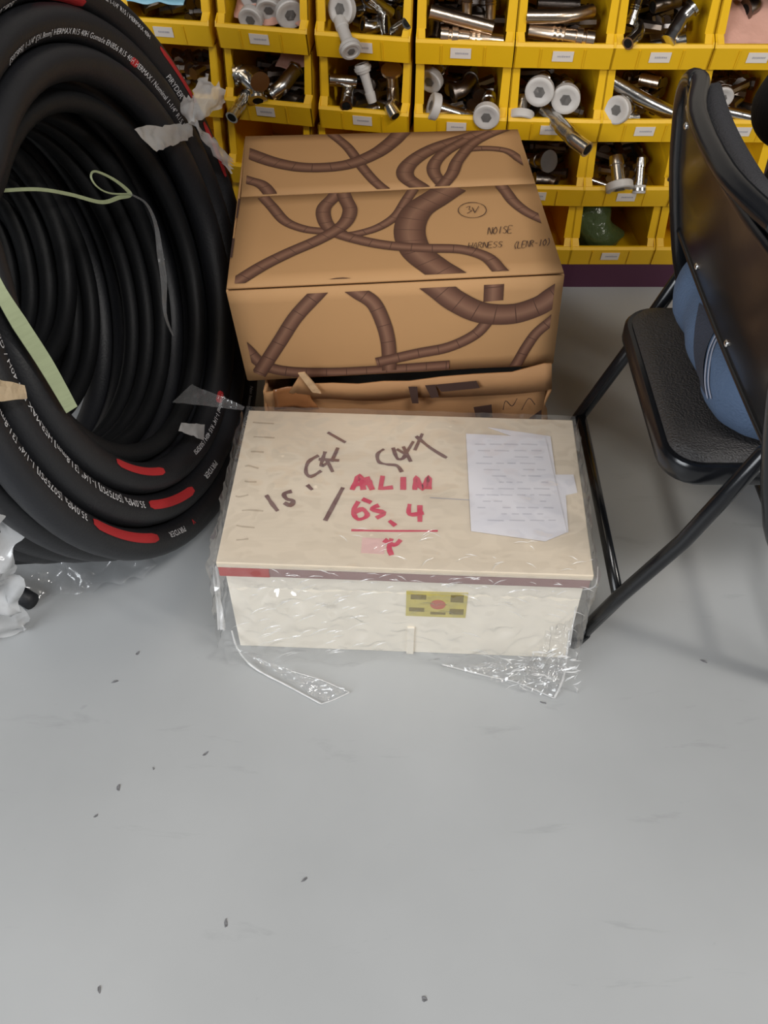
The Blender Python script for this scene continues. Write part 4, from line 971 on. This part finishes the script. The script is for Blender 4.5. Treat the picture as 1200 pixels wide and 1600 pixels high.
# ================================================================== SEATED PERSON (mostly outside the photo to the right)
def blob(mb, c, r, n=16, m=10, rot=None):
    vs = []; c = Vector(c)
    for j in range(m+1):
        for i in range(n):
            e = PI*j/m; a = 2*PI*i/n; d = Vector((r[0]*math.sin(e)*math.cos(a), r[1]*math.sin(e)*math.sin(a), r[2]*math.cos(e)))
            vs.append(c+(rot @ d if rot else d))
    return mb.add(vs, [(j*n+i, (j+1)*n+i, (j+1)*n+(i+1) % n, j*n+(i+1) % n) for j in range(m) for i in range(n)])
def limb(mb, pts, rs, n=14):
    mb.tube(pts, rs, n)
    for p, r in zip(pts, rs): blob(mb, p, (r, r, r), 12, 8)
def remeshed(mb, name, m, parent, voxel, sm=6):
    o = mb.build(name, m, parent, smooth=True)
    a = o.modifiers.new('union', 'REMESH'); a.mode = 'VOXEL'; a.voxel_size = voxel; a.use_smooth_shade = True
    b = o.modifiers.new('smooth', 'SMOOTH'); b.iterations = sm; b.factor = .5; return o
PX, PY = .622, 1.07
person = empty('person', (PX, PY, .43), 'person in blue jeans and black top seated on the folding chair, facing right', 'person')
# body (one continuous surface)
mb = MB()
limb(mb, [(PX, PY, .52), (PX-.02, PY, .62), (PX+.0, PY, .76), (PX+.02, PY, .90), (PX+.03, PY, 1.0)], [.10, .095, .10, .105, .06])
limb(mb, [(PX+.03, PY, 1.0), (PX+.045, PY, 1.09)], [.05, .048])
blob(mb, (PX+.065, PY, 1.19), (.095, .075, .115)); blob(mb, (PX+.095, PY, 1.135), (.06, .055, .055))
blob(mb, (PX+.165, PY, 1.175), (.02, .013, .018)); blob(mb, (PX+.155, PY, 1.128), (.012, .024, .008))
for sy in (-1, 1):
    blob(mb, (PX+.055, PY+sy*.078, 1.18), (.02, .008, .028)); blob(mb, (PX+.152, PY+sy*.03, 1.195), (.010, .013, .010))
    limb(mb, [(PX+.03, PY+sy*.06, .98), (PX+.02, PY+sy*.17, .95), (PX-.03, PY+sy*.255, .71), (PX+.22, PY+sy*.16, .625), (PX+.28, PY+sy*.13, .615)], [.06, .055, .042, .033, .026])
    blob(mb, (PX+.325, PY+sy*.12, .612), (.05, .038, .016))
    for k in range(4):
        yy = PY+sy*(.092+.019*k); L = (.065, .075, .07, .055)[k]
        limb(mb, [(PX+.36, yy, .616), (PX+.36+L*.55, yy, .614), (PX+.36+L, yy, .598)], [.0085, .008, .007], 8)
    limb(mb, [(PX+.30, PY+sy*.098, .612), (PX+.335, PY+sy*.072, .61), (PX+.36, PY+sy*.066, .60)], [.011, .009, .008], 8)
    limb(mb, [(PX, PY+sy*.09, .52), (PX+.42, PY+sy*.10, .50), (PX+.40, PY+sy*.10, .10), (PX+.40, PY+sy*.10, .06)], [.085, .06, .04, .04])
remeshed(mb, 'body', 'skin', person, .006, 3)
mb = MB()                                         # shirt
limb(mb, [(PX+.0, PY, .62), (PX-.015, PY, .72), (PX+.0, PY, .86), (PX+.02, PY, .94)], [.118, .112, .122, .11])
for sy in (-1, 1):
    blob(mb, (PX-.005, PY+sy*.075, .66), (.11, .10, .12)); blob(mb, (PX+.01, PY+sy*.09, .86), (.11, .10, .13))
    limb(mb, [(PX+.03, PY+sy*.05, .985), (PX+.02, PY+sy*.17, .955), (PX-.03, PY+sy*.255, .71), (PX+.05, PY+sy*.225, .68)], [.062, .068, .060, .052])
remeshed(mb, 'shirt', 'shirt', person, .009, 8)
mb = MB()                                         # jeans
for zz in (.500, .540):
    for sy in (-1, 1): blob(mb, (.570, PY+sy*.092, zz), (.138, .100, .104))
    blob(mb, (.570, PY, zz), (.138, .17, .104))
limb(mb, [(PX-.015, PY-.05, .60), (PX-.015, PY+.05, .60)], [.122, .122])
for sy in (-1, 1): limb(mb, [(PX-.02, PY+sy*.09, .525), (PX+.20, PY+sy*.10, .515), (PX+.43, PY+sy*.105, .505), (PX+.41, PY+sy*.105, .30), (PX+.40, PY+sy*.105, .07)], [.098, .088, .068, .062, .06])
mb.v = [(max(x, upx(z)+.016) if z > .535 else x, y, max(z, .4285) if x < .80 else z) for x, y, z in mb.v]
jeans = remeshed(mb, 'jeans', 'denim', person, .008, 4)
def on_jeans(x, y, lift=.002):
    dg = bpy.context.evaluated_depsgraph_get(); ev = jeans.evaluated_get(dg); iv = ev.matrix_world.inverted()
    ok, loc, nor, _ = ev.ray_cast(iv @ CP, (iv.to_3x3() @ ray(x, y)).normalized())
    return (ev.matrix_world @ loc)+(ev.matrix_world.to_3x3() @ nor).normalized()*lift if ok else None
bpy.context.view_layer.update()
def seam(pts, r, name, m):
    q = [on_jeans(*p) for p in pts]; q = [p for p in q if p is not None]
    if len(q) > 2: MB().tube(smoothpath(q, 5), r, 6).build(name, m, jeans, smooth=True)
for dx in (0, 5): seam([(1136+dx, 505), (1124+dx, 518), (1111+dx, 545), (1105+dx, 575), (1104+dx, 600), (1108+dx, 622)], .0011, 'seam_stitch', 'stitch')
seam([(1150, 590), (1170, 598), (1198, 606)], .0010, 'pocket_stitch', 'stitch')
def panel_on(left, right, n, m, name):
    L_, Rr = smoothpath([Vector((x, y, 0)) for x, y in left], n), smoothpath([Vector((x, y, 0)) for x, y in right], n); vs = []; fs = []
    for a, b in zip(L_, Rr):
        for k in range(5):
            c = a.lerp(b, k/4); p = on_jeans(c.x, c.y, .0022); vs.append(p)
    w = 5
    for j in range(len(L_)-1):
        for k in range(4):
            q = (j*w+k, j*w+k+1, (j+1)*w+k+1, (j+1)*w+k)
            if all(vs[i] is not None for i in q): fs.append(q)
    best = []; left_ = set(range(len(fs)))
    while left_:                                  # keep the one connected patch
        st = [left_.pop()]; comp = list(st)
        while st:
            q = set(fs[st.pop()]); nb = [j for j in left_ if q & set(fs[j])]
            for j in nb: left_.discard(j)
            st += nb; comp += nb
        if len(comp) > len(best): best = comp
    used = sorted({i for k in best for i in fs[k]}); ix = {i: n_ for n_, i in enumerate(used)}
    fs = [tuple(ix[i] for i in fs[k]) for k in best]; vs = [vs[i] for i in used]
    if fs: MB().add(vs, fs).build(name, m, jeans, smooth=True)
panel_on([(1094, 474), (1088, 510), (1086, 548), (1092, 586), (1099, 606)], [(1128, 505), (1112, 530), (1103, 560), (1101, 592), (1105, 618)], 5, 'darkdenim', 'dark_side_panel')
for sy in (-1, 1):
    mb = MB(); blob(mb, (PX+.46, PY+sy*.105, .045), (.13, .045, .042)); mb.v = [(x, y, max(z, 0)) for x, y, z in mb.v]; mb.build('shoe', 'shoe', person, smooth=True)
mb = MB(); blob(mb, (PX+.045, PY, 1.215), (.103, .086, .108)); mb.v = [v for v in mb.v]; hr = mb.build('hair', 'hair', person, smooth=True)

# ================================================================== GRIT ON THE FLOOR
for (x, y, w, h, a, lbl) in ((215, 1021, 9, 5, 60, 'curled dark shaving on the floor left of the crate film tail'), (180, 1065, 14, 4, 20, 'short dark sliver on the floor below the curled shaving'), (321, 1178, 12, 4, 40, 'dark sliver on the floor in line with the crate left side'),
        (240, 1201, 5, 3, 120, 'tiny dark grit on the floor right of the oval chip'), (185, 1231, 12, 7, 95, 'oval dark chip on the floor at left'), (150, 1275, 8, 4, 30, 'small dark chip below the oval chip'),
        (155, 1546, 11, 5, 110, 'dark fleck near the bottom left of the floor'), (663, 1561, 9, 7, 150, 'dark fleck near the bottom middle of the floor'), (353, 1443, 13, 5, 95, 'dark scuffed fleck on the lower left floor'), (476, 1374, 12, 4, 35, 'faint dark fleck on the middle of the floor'),
        (1099, 1033, 14, 4, 150, 'dark fleck on the floor below the chair'), (849, 1098, 12, 3, 160, 'dark fleck on the floor by the right film tail')):
    c = atz(x, y, 0); s = (HC*.9)/FPX*1.1; ca, sa = math.cos(math.radians(a)), math.sin(math.radians(a)); mb = MB(); n = 10; vs = []
    for zz, k in ((0, 1), (.0012, .8)):
        for i in range(n):
            t = 2*PI*i/n; px, py = w*.5*s*k*math.cos(t)*(1+.25*math.sin(3*t+x)), h*.5*s*k*math.sin(t)*(1+.2*math.cos(2*t+y)); vs.append((c.x+px*ca-py*sa, c.y+px*sa+py*ca, zz+(.0008*math.sin(t*2+x) if zz else 0)))
    fs = [tuple(range(n-1, -1, -1)), tuple(range(n, 2*n))]+[(i, (i+1) % n, (i+1) % n+n, i+n) for i in range(n)]
    tag(mb.add(vs, fs).build('floor_debris', 'speck'), lbl, 'debris', 'grit on the floor')
